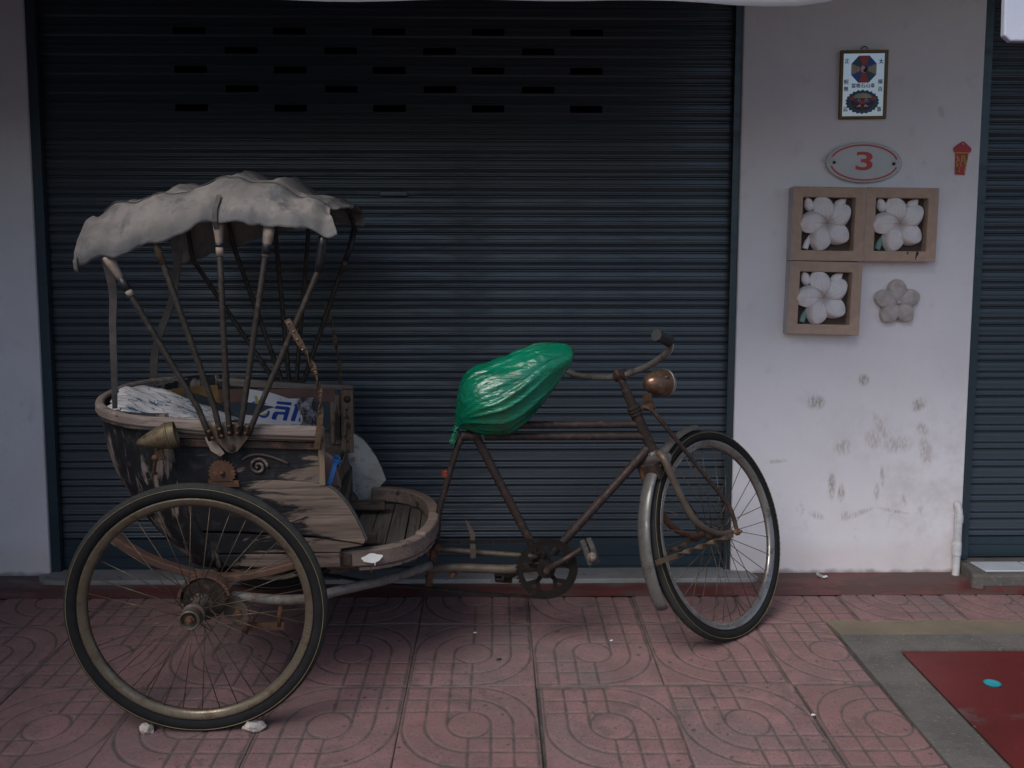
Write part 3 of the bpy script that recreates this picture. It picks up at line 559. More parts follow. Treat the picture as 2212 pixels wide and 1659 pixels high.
# red paper charm
rp = tag(empty('paper_charm', Matrix.Translation((1.824, YW - .002, 1.66)) @ Matrix.Rotation(rad(3), 4, 'Y')), 'small red paper charm with gold print near the right shutter', 'charm')
MB().prism([(-.036, .036), (-.033, .027), (-.026, .023), (.026, .023), (.033, .027), (.036, .036), (.033, .043), (.004, .066), (-.004, .066), (-.033, .043)], -.001, -.004).obj('cap', 'red_plastic', rp, bevel=.001)
MB().prism([(-.026, .0215), (.026, .0215), (.019, -.062), (-.019, -.062)], -.0005, -.003).obj('body', 'red_plastic', rp)
flat_part('gold_band', [[(-.026, .0235), (.026, .0245), (.026, .0205), (-.026, .0195)]], 'gold_ink', rp, -.0042)
mb = MB()
for pts in (((-.02, .008), (-.013, -.004), (-.018, -.018), (-.010, -.03), (-.012, -.05)), ((-.008, .0), (.002, -.008), (-.004, -.020), (.004, -.03)), ((.006, .010), (.014, .004), (.008, -.006), (.018, -.010)), ((.0, .012), (.002, .004), (-.012, -.01)), ((-.018, -.028), (-.006, -.036), (-.012, -.044), (-.002, -.05)), ((.02, .012), (.020, .0), (.012, -.012), (.016, -.02)), ((.0215, .014), (.0165, -.056))):
    mb.tube(smoothpath([(a, -.0036, c_) for a, c_ in pts], 3), 0, flat=(.0004, .0022), up=(0, 1, 0))
mb.obj('gold_print', 'gold_ink', rp); MB().lathe([(.0, -.006), (.003, -.0055), (.0035, -.002)], 10, c=(0, 0, .056)).obj('nail', 'alu_tab', rp, True)

# carved flower tiles
def petal_mesh(name, mat, L, W, thick, curl=.006, kind=0):
    nu, nv = 22, 17; V = []; A = []
    for i in range(nu):
        t = i / (nu - 1); wid = W * (math.sin(math.pi * min(1, t ** .72)) ** .62 if 0 < t < 1 else .0) * (.44 + .56 * t) + .003 * (1 - t)
        for j in range(nv):
            s_ = 2 * j / (nv - 1) - 1; lean = .10 * L * t * t * (0 if kind else 1)
            z = thick * (.25 + .75 * math.sin(math.pi * min(1, .12 + t * .8)) ** .7) * (1 - .55 * s_ * s_) + curl * max(0, s_ * (1 if not kind else 0)) ** 3 * math.sin(math.pi * t) + (.004 * t if not kind else 0) - .35 * thick * math.exp(-(s_ / .16) ** 2) * (1 - t) * .7
            if abs(s_) > .99 or i == nu - 1: z = min(z, thick * .18)
            V.append((L * t, wid * s_ + lean, z)); A.append(max(0, 1 - t * 3.0) * .8 + (.5 if abs(s_) > .99 else 0) * (1 - t) + .25 * (1 - t) * abs(math.sin(s_ * 9)))
    F = [(i * nv + j, (i + 1) * nv + j, (i + 1) * nv + j + 1, i * nv + j + 1) for i in range(nu - 1) for j in range(nv - 1)]
    B = len(V); V += [(p[0], p[1], -.018) for p in V[:]]; per = [(i, 0) for i in range(nu)] + [(nu - 1, j) for j in range(1, nv)] + [(i, nv - 1) for i in range(nu - 2, -1, -1)]
    ids = [i * nv + j for i, j in per]; F += [(ids[k], B + ids[k], B + ids[k + 1], ids[k + 1]) for k in range(len(ids) - 1)]
    me = bpy.data.meshes.new(name); me.from_pydata(V, [], F); me.materials.append(M[mat]); me.polygons.foreach_set('use_smooth', [True] * len(F))
    at = me.attributes.new('vein', 'FLOAT', 'POINT'); at.data.foreach_set('value', [min(1, a) for a in A] * 2); me.update(); return me
PM = petal_mesh('petal', 'petal_white', .112, .057, .027, .010); PS = petal_mesh('petal', 'petal_stone', .092, .050, .020, kind=1)
UP = Matrix.Rotation(rad(90), 4, 'X')     # mesh x -> x, y -> z, z -> -y (towards the street)
def flower_tile(cx, cz, label, rot, stemmat):
    t = tag(empty('flower_tile', Matrix.Translation((cx, YW, cz)) @ Matrix.Rotation(rad(rot), 4, 'Y')), label, 'wall tile', 'carved flower tiles on the pillar')
    q = .142; i_ = .102; dp = -.060
    mb = MB(); o4 = [(-q, -q), (q, -q), (q, q), (-q, q)]; i4 = [(-i_, -i_), (i_, -i_), (i_, i_), (-i_, i_)]
    V = [(x, dp, z) for x, z in o4] + [(x, dp, z) for x, z in i4] + [(x, -.001, z) for x, z in o4] + [(x, -.014, z) for x, z in i4]
    mb.add(V, [(k, (k + 1) % 4, 4 + (k + 1) % 4, 4 + k) for k in range(4)]); mb.add(V, [(4 + k, 4 + (k + 1) % 4, 12 + (k + 1) % 4, 12 + k) for k in range(4)]); mb.add(V, [(k, (k + 1) % 4, 8 + (k + 1) % 4, 8 + k) for k in range(4)], 1)
    import bmesh
    o = mb.obj('frame', ['frame_terracotta', 'frame_side'], t); bm = bmesh.new(); bm.from_mesh(o.data); bmesh.ops.remove_doubles(bm, verts=bm.verts, dist=1e-5); bmesh.ops.recalc_face_normals(bm, faces=bm.faces); bm.to_mesh(o.data); bm.free()
    k = o.modifiers.new('bevel', 'BEVEL'); k.width = .004; k.segments = 2
    MB().box((0, -.008, 0), (i_ + .002, .006, i_ + .002)).obj('backing', 'tile_back_shaded', t)
    for k, a in enumerate((98, 26, -46, -112, 176)):
        p = link('petal', PM, t); p.matrix_local = Matrix.Translation((-.004 + .0, -.036 - .0022 * k, .004)) @ Matrix.Rotation(rad(-a), 4, 'Y') @ UP @ Matrix.Rotation(rad(-19), 4, 'X') @ Matrix.Diagonal((.98, 1.0, 1, 1))
    for x, z, a in ((-.062, .048, 108), (.028, .060, 40)):
        mb = MB(); mb.lathe([(.0, 0), (.014, .008), (.020, .024), (.015, .044), (.0, .062)], 14, 'x'); p = mb.obj('bud', 'petal_white', t, True); p.matrix_local = Matrix.Translation((x, -.030, z)) @ Matrix.Rotation(rad(-a), 4, 'Y')
    MB().tube(smoothpath([(-.045, -.026, -.035), (-.066, -.03, -.060), (-.080, -.032, -.096)], 5), [.010] * 6 + [.012] * 5, 10).obj('stem', stemmat, t, True)
    MB().lathe([(.0, -.048), (.006, -.046), (.010, -.036)], 12, c=(-.004, 0, .004)).obj('centre', 'petal_white', t, True)
    return t
flower_tile(1.291, 1.403, 'upper left flower tile with pale grey stem, joined on two sides', .8, 'petal_white')
flower_tile(1.575, 1.401, 'upper right flower tile with rust drips on its frame', .6, 'stem_green')
flower_tile(1.287, 1.116, 'lowest flower tile, hanging beside the single stone flower', 1.2, 'stem_green')
t2 = [o for o in bpy.data.objects if o.name.startswith('flower_tile') and 'rust drips' in o.get('label', '')][0]
for dx, dz, ln in ((.032, -.104, .010), (.066, -.103, .030), (.071, -.104, .016)):
    MB().tube([(dx, -.0605, dz), (dx - .002, -.0607, dz - ln * .6), (dx - .005, -.0606, dz - ln)], [.0022, .003, .0012], 6).obj('rust_drip', 'rust', t2, True)
fl = tag(empty('stone_flower', Matrix.Translation((1.588, YW, 1.100))), 'frameless grey stone flower beside the lowest flower tile', 'ornament')
for a in (90, 18, -54, -126, 162):
    p = link('petal', PS, fl); p.matrix_local = Matrix.Translation((0, -.020, 0)) @ Matrix.Rotation(rad(-a - 2), 4, 'Y') @ UP
MB().lathe([(.0, -.047), (.006, -.046), (.009, -.040), (.010, -.02)], 14).obj('centre', 'petal_stone', fl, True)
# drain pipe
pp = tag(empty('drain_pipe', Matrix.Translation((1.868, YW - .030, -.01))), 'short white upright pipe at the foot of the pillar', 'pipe')
MB().tube(smoothpath([(0, 0, 0), (.001, 0, .10), (.002, 0, .24), (.003, .004, .272), (.004, .022, .292), (.004, .06, .296)], 6), .0145, 18).obj('tube', 'pvc', pp, True, angle=50)
MB().lathe([(.0175, 0), (.0180, .003), (.0178, .048), (.0172, .052)], 20, 'z', (.0, 0, .09)).obj('coupling', 'pvc', pp, True, angle=40)
MB().lathe([(.0172, 0), (.0176, .004), (.0174, .030)], 20, 'z', (.002, 0, .225)).obj('elbow_collar', 'pvc', pp, True, angle=40)
# litter and stones
pt = tag(MB().tube([(.011 * math.cos(t), .007 * math.sin(t), 0) for t in np.linspace(0, 2 * math.pi, 20, endpoint=False)], .0024, 6, closed=True).box((-.020, .006, .004), (.012, .009, .004), Matrix.Rotation(.5, 3, 'Y')).obj('pull_tab', 'alu_tab', None, True, angle=40), 'bright metal pull tab on the red strip by the pillar', 'litter'); pt.matrix_world = onG(1.325, 3.715, .005)
def stone(name, x, y, sx, sy, sz, seed, label, rz, mat='stone_pale', cat='stone', group='stones wedging the near rear wheel'):
    import bmesh
    bm = bmesh.new(); bmesh.ops.create_icosphere(bm, subdivisions=3, radius=1); rg = np.random.default_rng(seed); cuts = rg.normal(size=(13, 3)); cuts /= np.linalg.norm(cuts, axis=1)[:, None]; dist = rg.uniform(.55, .85, 13)
    for v in bm.verts:
        c = np.array(v.co)
        for n_v, dd in zip(cuts, dist):
            k = c @ n_v
            if k > dd: c = c - n_v * (k - dd)
        c = c * (1 + .05 * rg.normal()); v.co = Vector((c[0] * sx, c[1] * sy, max(c[2], -.62) * sz))
    me = bpy.data.meshes.new(name); bm.to_mesh(me); bm.free(); me.materials.append(M[mat]); o = link(name, me); o.matrix_world = onG(x, y, sz * .6, rz); tag(o, label, cat, group); return o
stone('stone', -.965, 2.528, .024, .020, .021, 3, 'smaller pale stone wedged behind the near rear wheel', .4)
stone('stone', -.672, 2.532, .036, .021, .021, 8, 'longer pale stone wedged in front of the near rear wheel', .35)
for i, (x, y, c_, lab) in enumerate(((.01, 2.98, 'leaf_dry', 'dark dry leaf on the pavers below the chainring'), (.395, 3.12, 'white_paint', 'tiny white chip on the pavers left of the front wheel'), (-.07, 3.19, 'white_paint', 'tiny white chip on the pavers below the pedal'), (.915, 2.60, 'white_paint', 'tiny white chip on the pavers below the front wheel'))):
    stone('dry_leaf' if i == 0 else 'white_chip', x, y, .012 if i == 0 else .007, .007 if i == 0 else .005, .003, 20 + i, lab, .3, c_, 'leaf' if i == 0 else 'litter', None)

# ------------------------------------------------------------------ the cycle rickshaw (x forward, y away from the camera, z up; origin under the rear axle)
RK = G @ Matrix.Translation((-.8347, 3.0776, 0)) @ Matrix.Rotation(rad(2.2), 4, 'Z')
rk = tag(empty('cycle_rickshaw', RK), 'old three-wheeled cycle rickshaw with peeling black wooden body and grey canvas hood', 'rickshaw')
TR = .54
# ---- wheels
def tyre_mesh(R, hw=.0195, hr=.021):
    n, k = 216, 20; V = []; F = []; mi = []
    for i in range(n):
        a = 2 * math.pi * i / n
        for j in range(k):
            t = 2 * math.pi * j / k; rr = hr * math.cos(t); yy = hw * math.sin(t)
            if math.cos(t) > .25 and i % 2 and abs(math.sin(t)) > .35: rr -= .0022
            r = R - hr + rr; V.append((r * math.cos(a), yy, r * math.sin(a)))
        for j in range(k):
            F.append((i * k + j, i * k + (j + 1) % k, ((i + 1) % n) * k + (j + 1) % k, ((i + 1) % n) * k + j)); tm = 2 * math.pi * (j + .5) / k; mi.append(1 if math.cos(tm) > .55 else 0)
    me = bpy.data.meshes.new('tyre'); me.from_pydata(V, [], F); me.materials.append(M['rubber']); me.materials.append(M['tread']); me.polygons.foreach_set('material_index', mi); me.polygons.foreach_set('use_smooth', [True] * len(F)); me.update(); return me
def wheel_parts(R, rim_mat='rim_metal', hubw=.035, rimw=.015):
    ri = R - .042
    rim = MB().lathe([(ri + .002, -rimw), (ri + .004, -rimw + .002), (ri - .006, -rimw + .004), (ri - .016, -rimw * .45), (ri - .017, rimw * .45), (ri - .006, rimw - .004), (ri + .004, rimw - .002), (ri + .002, rimw), (ri - .002, rimw), (ri - .013, rimw * .7), (ri - .0205, rimw * .4), (ri - .0205, -rimw * .4), (ri - .013, -rimw * .7), (ri - .002, -rimw)], 120, closed=True).mesh('rim', rim_mat, True)
    stripe = MB().tube([((R - .0115) * math.cos(t), -.0180, (R - .0115) * math.sin(t)) for t in np.linspace(0, 2 * math.pi, 120, endpoint=False)], .0011, 5, closed=True).tube([((R - .0115) * math.cos(t), .0180, (R - .0115) * math.sin(t)) for t in np.linspace(0, 2 * math.pi, 120, endpoint=False)], .0011, 5, closed=True).mesh('pinstripe', 'pinstripe', True)
    return dict(R=R, rim=rim, tyre=tyre_mesh(R), stripe=stripe, ri=ri, hubw=hubw)
def spoke_mesh(r0, y0, r1, dphi, rr=.0013):
    return MB().tube([(r0, y0, 0), (r1 * math.cos(dphi), y0 * .12, r1 * math.sin(dphi))], rr, 6).mesh('spoke', 'spoke_metal', True)
def wheel(name, W, M4, hub_builder, n=36, fl=.024, label=None):
    w = link(name, W['rim'], rk); w.matrix_local = M4
    if label: w['label'] = label
    link('tyre', W['tyre'], w); link('pinstripe', W['stripe'], w); hub_builder(w)
    sp = [spoke_mesh(fl, sy * W['hubw'], W['ri'] - .016, s_ * 6 * math.pi / n) for sy in (-1, 1) for s_ in (-1, 1)]
    for i in range(n):
        o = link('spoke', sp[i % 4], w); o.matrix_local = Matrix.Rotation(-2 * math.pi * i / n + random.uniform(-.012, .012), 4, 'Y')
    return w
W1 = wheel_parts(.355); W2 = wheel_parts(.3635, 'chrome_old', .030)
def rear_hub(side):
    def f(w):
        s = side
        MB().lathe([(.030, s * .045), (.031, s * .040), (.022, s * .036), (.017, s * .015), (.017, -s * .030), (.031, -s * .034), (.031, -s * .039), (.024, -s * .042), (.0265, -s * .062), (.0275, -s * .080), (.0245, -s * .082), (.0215, -s * .078), (.0205, -s * .066), (.0, -s * .065)], 28).obj('hub', 'tan_metal', w, True, angle=35)
        MB().lathe([(.0135, -s * .064), (.0135, -s * .074), (.008, -s * .076), (.007, -s * .082), (.0, -s * .083)], 6).obj('axle_nut', 'rust', w)
        MB().tube([(-.23, 0, .205), (-.222, 0, .197), (-.205, 0, .182)], .0032, 8).obj('valve', 'chrome_old', w, True)
    return f
wheel('rear_wheel', W1, Matrix.Translation((0, -TR, .355)), rear_hub(1))
wheel('rear_wheel', W1, Matrix.Translation((0, TR, .355)) @ Matrix.Rotation(.4, 4, 'Y'), rear_hub(-1))
# ---- drums, axle, springs, chassis
for s in (-1, 1):
    MB().lathe([(.0, s * .462), (.056, s * .462), (.062, s * .457), (.062, s * .432), (.0, s * .43)], 36, c=(0, 0, .352)).obj('brake_drum', 'rust_dark', rk, True, angle=35)
    MB().tube([(.070 * math.cos(t), s * .450, .352 + .070 * math.sin(t)) for t in np.linspace(rad(10), rad(190), 18)], 0, flat=(.018, .004), up=(0, 1, 0)).obj('drum_guard', 'spring_paint', rk)
    MB().prism([(.045, .352), (.085, .345), (.112, .315), (.116, .275), (.085, .268), (.045, .285)], s * .425, s * .433).obj('bracket_plate', 'tan_metal', rk, bevel=.002)
    MB().lathe([(.011, 0), (.011, -.008), (.0, -.010)], 8, c=(.085, s * .433 if s < 0 else s * .44, .300)).obj('bolt', 'rust', rk)
    sp = smoothpath([(-.292, s * .385, .53), (-.178, s * .385, .452), (-.06, s * .385, .406), (.036, s * .385, .388), (.133, s * .385, .398), (.262, s * .385, .430)], 6)
    MB().tube(sp, 0, flat=(.016, .011), up=(0, 1, 0)).obj('leaf_spring', 'spring_paint', rk, bevel=.004)
    MB().tube([(-.292, s * .37, .53), (-.292, s * .37, .545), (-.24, s * .36, .60)], .009, 8).obj('spring_shackle', 'rust', rk, True)
    MB().box((.022, s * .385, .372), (.020, .022, .022)).obj('spring_clamp', 'rust', rk, bevel=.003)
    MB().tube(smoothpath([(.0, s * .40, .345), (.18, s * .395, .322), (.29, s * .375, .316), (.345, s * .33, .318), (.50, s * .18, .300), (.62, s * .06, .300)], 5), .0150, 14).obj('chassis_tube', 'grey_paint', rk, True)
MB().tube([(0, -.46, .352), (0, .46, .352)], .016, 12).obj('axle', 'rust_dark', rk, True)
MB().tube([(.200, -.385, .330), (.190, -.39, .240)], .0085, 8).obj('prop_leg', 'rust', rk, True)
MB().tube([(.095, -.40, .244), (.205, -.39, .240)], 0, flat=(.004, .011), up=(0, 1, 0)).obj('prop_foot', 'rust', rk)
MB().tube([(.105, -.43, .278), (.100, -.43, .235)], .010, 10).obj('prop_pivot', 'rust', rk, True)
MB().lathe([(.0, -.020), (.045, -.020), (.050, -.017), (.045, -.014), (.0, -.014)], 24, c=(0, -.045, .345)).obj('rear_sprocket', 'rust_dark', rk, True, angle=30)
for sy in (-.18, .18): MB().box((.18, sy, .436), (.28, .02, .014)).obj('floor_joist', 'wood_dark', rk, bevel=.002)
# ---- wooden body
def tub_x(z):       # rear of the tub by height: curve centre and depth
    f = float(np.interp(z, [.412, .421, .459, .513, .574, .66, .716, .789, .868], [.245, .236, .195, .140, .093, .045, .026, .012, 0])); return (-.10 + .6 * f, .270 - .4 * f)
rows = []
for i in range(15):
    z = .412 + (.868 - .412) * i / 14; xc, a_ = tub_x(z); wv = .368 - .02 * (1 - i / 14); r = []
    for k in range(33):
        th = math.pi * k / 32; c_, s_ = math.cos(th), math.sin(th); e = 2 / 2.3
        r.append((xc - a_ * abs(s_) ** e, -wv * math.copysign(abs(c_) ** e, c_), z))
    rows.append(r)
o = MB().grid(rows).obj('rear_panel', 'wood_rear', rk, True); k = o.modifiers.new('thick', 'SOLIDIFY'); k.thickness = .016; k.offset = 1
for s in (-1, 1):
    y0, y1 = s * .372, s * .352; Y = lambda d: (y0 + s * d, y1 + s * d)
    upper = [(-.105, .826), (.331, .806), (.331, .660), (.12, .66), (-.02, .655), (-.074, .648)]
    MB().prism(upper, *Y(0)).obj('side_panel', 'wood_black', rk, bevel=.002)
    lower = [(-.073, .650), (.0, .660), (.10, .668), (.18, .672), (.25, .668), (.324, .657), (.340, .650), (.362, .634), (.384, .610), (.404, .580), (.422, .546), (.436, .514), (.445, .488), (.438, .478), (.30, .503), (.10, .520), (-.024, .525)]
    MB().prism(lower, *Y(.004)).obj('side_panel', 'wood_black_front', rk, bevel=.003)
    low2 = [(-.022, .518), (.10, .513), (.30, .497), (.395, .483), (.437, .472), (.372, .462), (.370, .452), (.20, .454), (.016, .455)]
    MB().prism(low2, *Y(-.002)).obj('side_plank', 'wood_low', rk, bevel=.003)
    low3 = [(.018, .451), (.368, .450), (.370, .409), (.20, .407), (.038, .418)]
    MB().prism(low3, *Y(.002)).obj('side_plank', 'wood_low', rk, bevel=.003)
    MB().prism([(.316, .805), (.334, .805), (.334, .655), (.316, .655)], *Y(.007)).obj('corner_strip', 'wood_post', rk, bevel=.002)
    MB().prism([(-.075, .796), (.325, .780), (.325, .760), (-.078, .775)], *Y(.009)).obj('side_channel', 'rust_dark', rk, bevel=.002)
    MB().prism([(-.075, .821), (.327, .801), (.327, .782), (-.075, .798)], *Y(.005)).obj('rail_board', 'wood_rail', rk, bevel=.002)
    edge = [(.342, .652), (.364, .636), (.386, .612), (.406, .582), (.424, .548), (.438, .516), (.448, .488)]
    MB().tube(smoothpath([(x, s * .362, z) for x, z in edge], 5), 0, flat=(.009, .0012), up=(0, 1, 0)).obj('metal_edging', 'guard_grey', rk)
# rail round the top
path = [(.336, -.382, .812), (.20, -.383, .818), (.05, -.383, .828), (-.06, -.382, .839)]
for k in range(1, 16):
    th = math.pi * k / 16; c_, s_ = math.cos(th), math.sin(th); e = 2 / 2.3; path.append((-.10 - .278 * s_ ** e, -.381 * math.copysign(abs(c_) ** e, c_), .843 + .018 * s_))
path += [(x, -y, z - .004) for x, y, z in path[3::-1]]
P = smoothpath(path, 3)
o = MB().tube(P, 0, flat=lambda i: (.0165, .013), up=(0, 0, 1)).obj('top_rail', 'wood_rail', rk, True, bevel=.008, angle=40)
MB().tube([(p.x, p.y * 1.02, p.z - .020) for p in P], .005, 8).obj('rail_bead', 'wood_dark', rk, True)
# ornaments on the near side
gx, gz = .045, .697; gp = []
for i in range(44):
    a = 2 * math.pi * i / 44; r = .040 if i % 2 else .034; gp.append((gx + r * math.cos(a), gz + max(-.024, r * math.sin(a))))
MB().prism(gp, -.377, -.383).obj('gear_ornament', 'rust', rk); MB().lathe([(.0, -.392), (.006, -.390), (.008, -.383)], 12, c=(gx, 0, gz)).obj('bolt', 'rust', rk, True)
MB().prism([(.005, .678), (.090, .674), (.092, .655), (.006, .657)], -.378, -.381).obj('ornament_plate', 'rust', rk)
mb = MB(); mb.tube([((.026 - .0028 * t) * math.cos(t * 1.3) + .146, -.376, (.026 - .0028 * t) * math.sin(t * 1.3) + .712) for t in np.linspace(0, 8, 40)], .0042, 7); mb.obj('scroll_ornament', 'wood_rim', rk, True)
MB().tube(smoothpath([(.10, -.374, .732), (.12, -.376, .744), (.15, -.376, .748), (.19, -.375, .738), (.23, -.374, .72)], 4), .0035, 6).obj('scroll_ornament', 'wood_dark', rk, True)
# side lamp
lp = MB().lathe([(.0, -.064), (.007, -.060), (.0155, -.044), (.0245, -.022), (.0315, .000), (.0355, .014), (.0365, .022), (.0365, .043), (.0345, .044), (.0335, .026), (.0, .024)], 32, 'x').obj('side_lamp', 'brass', rk, True, angle=35); lp.matrix_local = Matrix.Translation((-.105, -.438, .812)) @ Matrix.Rotation(rad(10), 4, 'Z') @ Matrix.Rotation(rad(-12), 4, 'Y')
MB().lathe([(.0370, .017), (.0380, .019), (.0380, .022), (.0370, .024)], 32, 'x').obj('lamp_ring', 'brass', lp, True); MB().lathe([(.0, .029), (.033, .030)], 24, 'x').obj('lens', 'lens_glass', lp, True)
MB().box((-.012, 0, -.045), (.010, .006, .016)).obj('lamp_foot', 'rust', lp, bevel=.003)
MB().tube(smoothpath([(-.118, -.430, .762), (-.128, -.42, .735), (-.138, -.400, .705), (-.140, -.380, .698)], 4), .005, 8).obj('lamp_stalk', 'rust', rk, True)
MB().lathe([(.0, -.016), (.009, -.014), (.010, .0), (.0, .002)], 10, c=(-.120, -.432, .757)).obj('lamp_knob', 'rust', rk, True)
# ---- seat and what lines the tub
MB().box((.135, 0, .555), (.172, .330, .055)).obj('seat_cushion', 'seat_cloth', rk, bevel=.02)
MB().box((.322, 0, .475), (.010, .335, .062)).obj('seat_front', 'wood_dark', rk, bevel=.002)
rows = []
for i in range(13):
    t = i / 12; rows.append([(.318 + .018 * math.sin(3 * math.pi * j / 24 + i) * t + .02 * t, -.33 + .66 * j / 24, .60 - .20 * t) for j in range(25)])
o = MB().grid(rows).obj('seat_skirt', 'seat_cloth', rk, True); k = o.modifiers.new('t', 'SOLIDIFY'); k.thickness = .003
rows = [[(.300 + .070 * u - .02 * v * u, -.325 + .012 * math.sin(u * 3) + .03 * u, .625 + .118 * v * (1 - .25 * u * u)) for u in np.linspace(0, 1, 9)] for v in np.linspace(0, 1, 9)]
o = MB().grid(rows).obj('vinyl_flap', 'mauve_vinyl', rk, True); k = o.modifiers.new('t', 'SOLIDIFY'); k.thickness = .004
MB().tube(smoothpath([(.326, -.343, .612), (.340, -.345, .650), (.352, -.340, .690), (.362, -.333, .724)], 5), 0, flat=(.0065, .001), up=(1, .3, 0)).obj('ribbon', 'blue_ribbon', rk)
mb = MB()
for i in range(9):
    a = i * .7; mb.tube(smoothpath([(.362, -.332, .722), (.362 + .009 * math.cos(a), -.336 + .004 * math.sin(3 * a), .722 + .010 * math.sin(a)), (.362 + .013 * math.cos(a + .6), -.334, .718 + .015 * math.sin(a + .6))], 3), 0, flat=(.0035, .0008), up=(.2, 1, .3))
mb.obj('ribbon_knot', 'blue_ribbon', rk)
MB().box((.05, .349, .745), (.24, .003, .07)).obj('far_lining', 'dark_teal', rk); MB().box((.02, .3445, .795), (.255, .0014, .024)).obj('lining_strip', 'brown_vinyl', rk)
MB().box((.318, .352, .70), (.022, .020, .115)).obj('corner_post', 'wood_post', rk, bevel=.003)
MB().box((.2745, .356, .705), (.018, .012, .09)).obj('inner_post', 'wood_post', rk, bevel=.002)
for z in (.775, .745, .715, .63): MB().lathe([(.0, .3445), (.006, .0 + .3435), (.0, .342)][:0] + [(.0, -.003), (.005, -.0015), (.006, .0)], 10, 'y', (.318, .331, z)).obj('nail', 'rust', rk, True)
MB().lathe([(.0, -.006), (.011, -.004), (.013, .0)], 14, 'y', (.320, .331, .782)).obj('bolt', 'rust_dark', rk, True)
# ochre rear lining and seat back
rows = []
for i in range(5):
    z = .74 + .095 * i / 4; xc, a_ = tub_x(z); rows.append([(xc - (a_ - .022) * math.sin(t) ** .87, -.345 * math.copysign(abs(math.cos(t)) ** .87, math.cos(t)), z) for t in np.linspace(.12, math.pi - .12, 28)])
MB().grid(rows).obj('rear_lining', 'ochre', rk, True)
rows = []
for i in range(12):
    v = i / 11; rows.append([(-.22 + .20 * v, -.31 + .62 * j / 20, .812 - .020 * v - .13 * v * v + .02 * math.sin(math.pi * j / 20)) for j in range(21)])
o = MB().grid(rows).obj('seat_back', 'dark_teal', rk, True); k = o.modifiers.new('t', 'SOLIDIFY'); k.thickness = .02
# far mudguard sheet
MB().prism([(.298, .668), (.345, .655), (.372, .634), (.398, .602), (.420, .566), (.440, .522), (.452, .484), (.428, .458), (.420, .404), (.311, .412), (.290, .527)], .334, .338).obj('mudguard_sheet', 'alu_guard', rk)
# ---- foot board
FZ = .402; joints = [.325, .372, .432, .486, .544, .586, .622]
def rim_y(x): return .318 * max(0, 1 - max(0, (x - .40) / .232) ** 2.3) ** (1 / 2.3)
for i in range(6):
    a, b_ = joints[i] + .0016, joints[i + 1] - .0016; ya, yb = rim_y(a) if a > .4 else .318, rim_y(b_) if b_ > .4 else .318
    dz = random.uniform(-.002, .002); sk = random.uniform(-.004, .004)
    o = MB().prism([(a + sk, -ya), (b_ + sk, -yb), (b_, yb), (a, ya)], FZ - .018 + dz, FZ + dz, 'xy').obj('floor_plank', 'wood_floor', rk, bevel=.002)
    for y in (-.22, .05, .2):
        if abs(y) < yb - .03: MB().lathe([(.004, 0), (.0035, .0012), (.0, .0015)], 8, 'z', ((a + b_) / 2, y + random.uniform(-.03, .03), FZ + dz)).obj('nail', 'rust_dark', o)
MB().prism([(.33, -.30), (.58, -.20), (.59, .20), (.33, .30)], FZ - .040, FZ - .0225, 'xy').obj('floor_support', 'wood_dark', rk)
def rimpath(y_from, y_to, n=26):
    out = []
    for k in range(n):
        a = y_from + (y_to - y_from) * k / (n - 1); c_, s_ = math.cos(a), math.sin(a); e = 2 / 2.3
        out.append((.40 + .232 * abs(c_) ** e, .336 * math.copysign(abs(s_) ** e, s_), .426))
    return out
near = [(.352, -.337, .421), (.376, -.338, .421)] + rimpath(-math.pi / 2, -.55, 18)
def rimsec(n, z0=.0): return lambda i: (.0265, .016 - .006 * (i < 2))
o = MB().tube(near, 0, flat=rimsec(0), up=(0, 0, 1)).obj('foot_rim', 'wood_rim', rk, True, bevel=.006, angle=40)
far = rimpath(-.62, math.pi / 2, 30)[::-1]; far = [(x, y, z + .006) for x, y, z in far]
MB().tube(far, 0, flat=(.026, .0175), up=(0, 0, 1)).obj('foot_rim', 'wood_rim', rk, True, bevel=.006, angle=40)
for k in range(14):      # little blocks under the rim edge
    a = -math.pi / 2 + .12 + k * .13; c_, s_ = math.cos(a), math.sin(a); e = 2 / 2.3
    MB().box((.40 + .226 * abs(c_) ** e, .330 * math.copysign(abs(s_) ** e, s_), .3925), (.0165, .0165, .0055), Matrix.Rotation(a, 3, 'Z')).obj('rim_block', 'wood_rim', rk, bevel=.002)
blob = [(math.cos(t) * (.030 + .003 * math.sin(5 * t)), math.sin(t) * (.0135 + .0018 * math.sin(4 * t + 1))) for t in np.linspace(0, 2 * math.pi, 36, endpoint=False)] 
MB().prism([(.460 + x, .428 + z + .10 * x) for x, z in blob], -.3530, -.3546).obj('paint_patch', 'white_paint', rk)
MB().prism([(.466, .418), (.4695, .418), (.469, .405), (.4675, .405)], -.3531, -.3543).obj('paint_drip', 'white_paint', rk)
MB().box((.366, -.358, .455), (.007, .006, .020)).obj('hinge_pin', 'rust', rk, bevel=.002); MB().box((.378, -.353, .424), (.022, .004, .017)).obj('rim_plate', 'rust_dark', rk, bevel=.002)
MB().tube([(.455, -.335, .398), (.455, -.335, .378)], .004, 8).obj('rim_bolt', 'rust', rk, True)
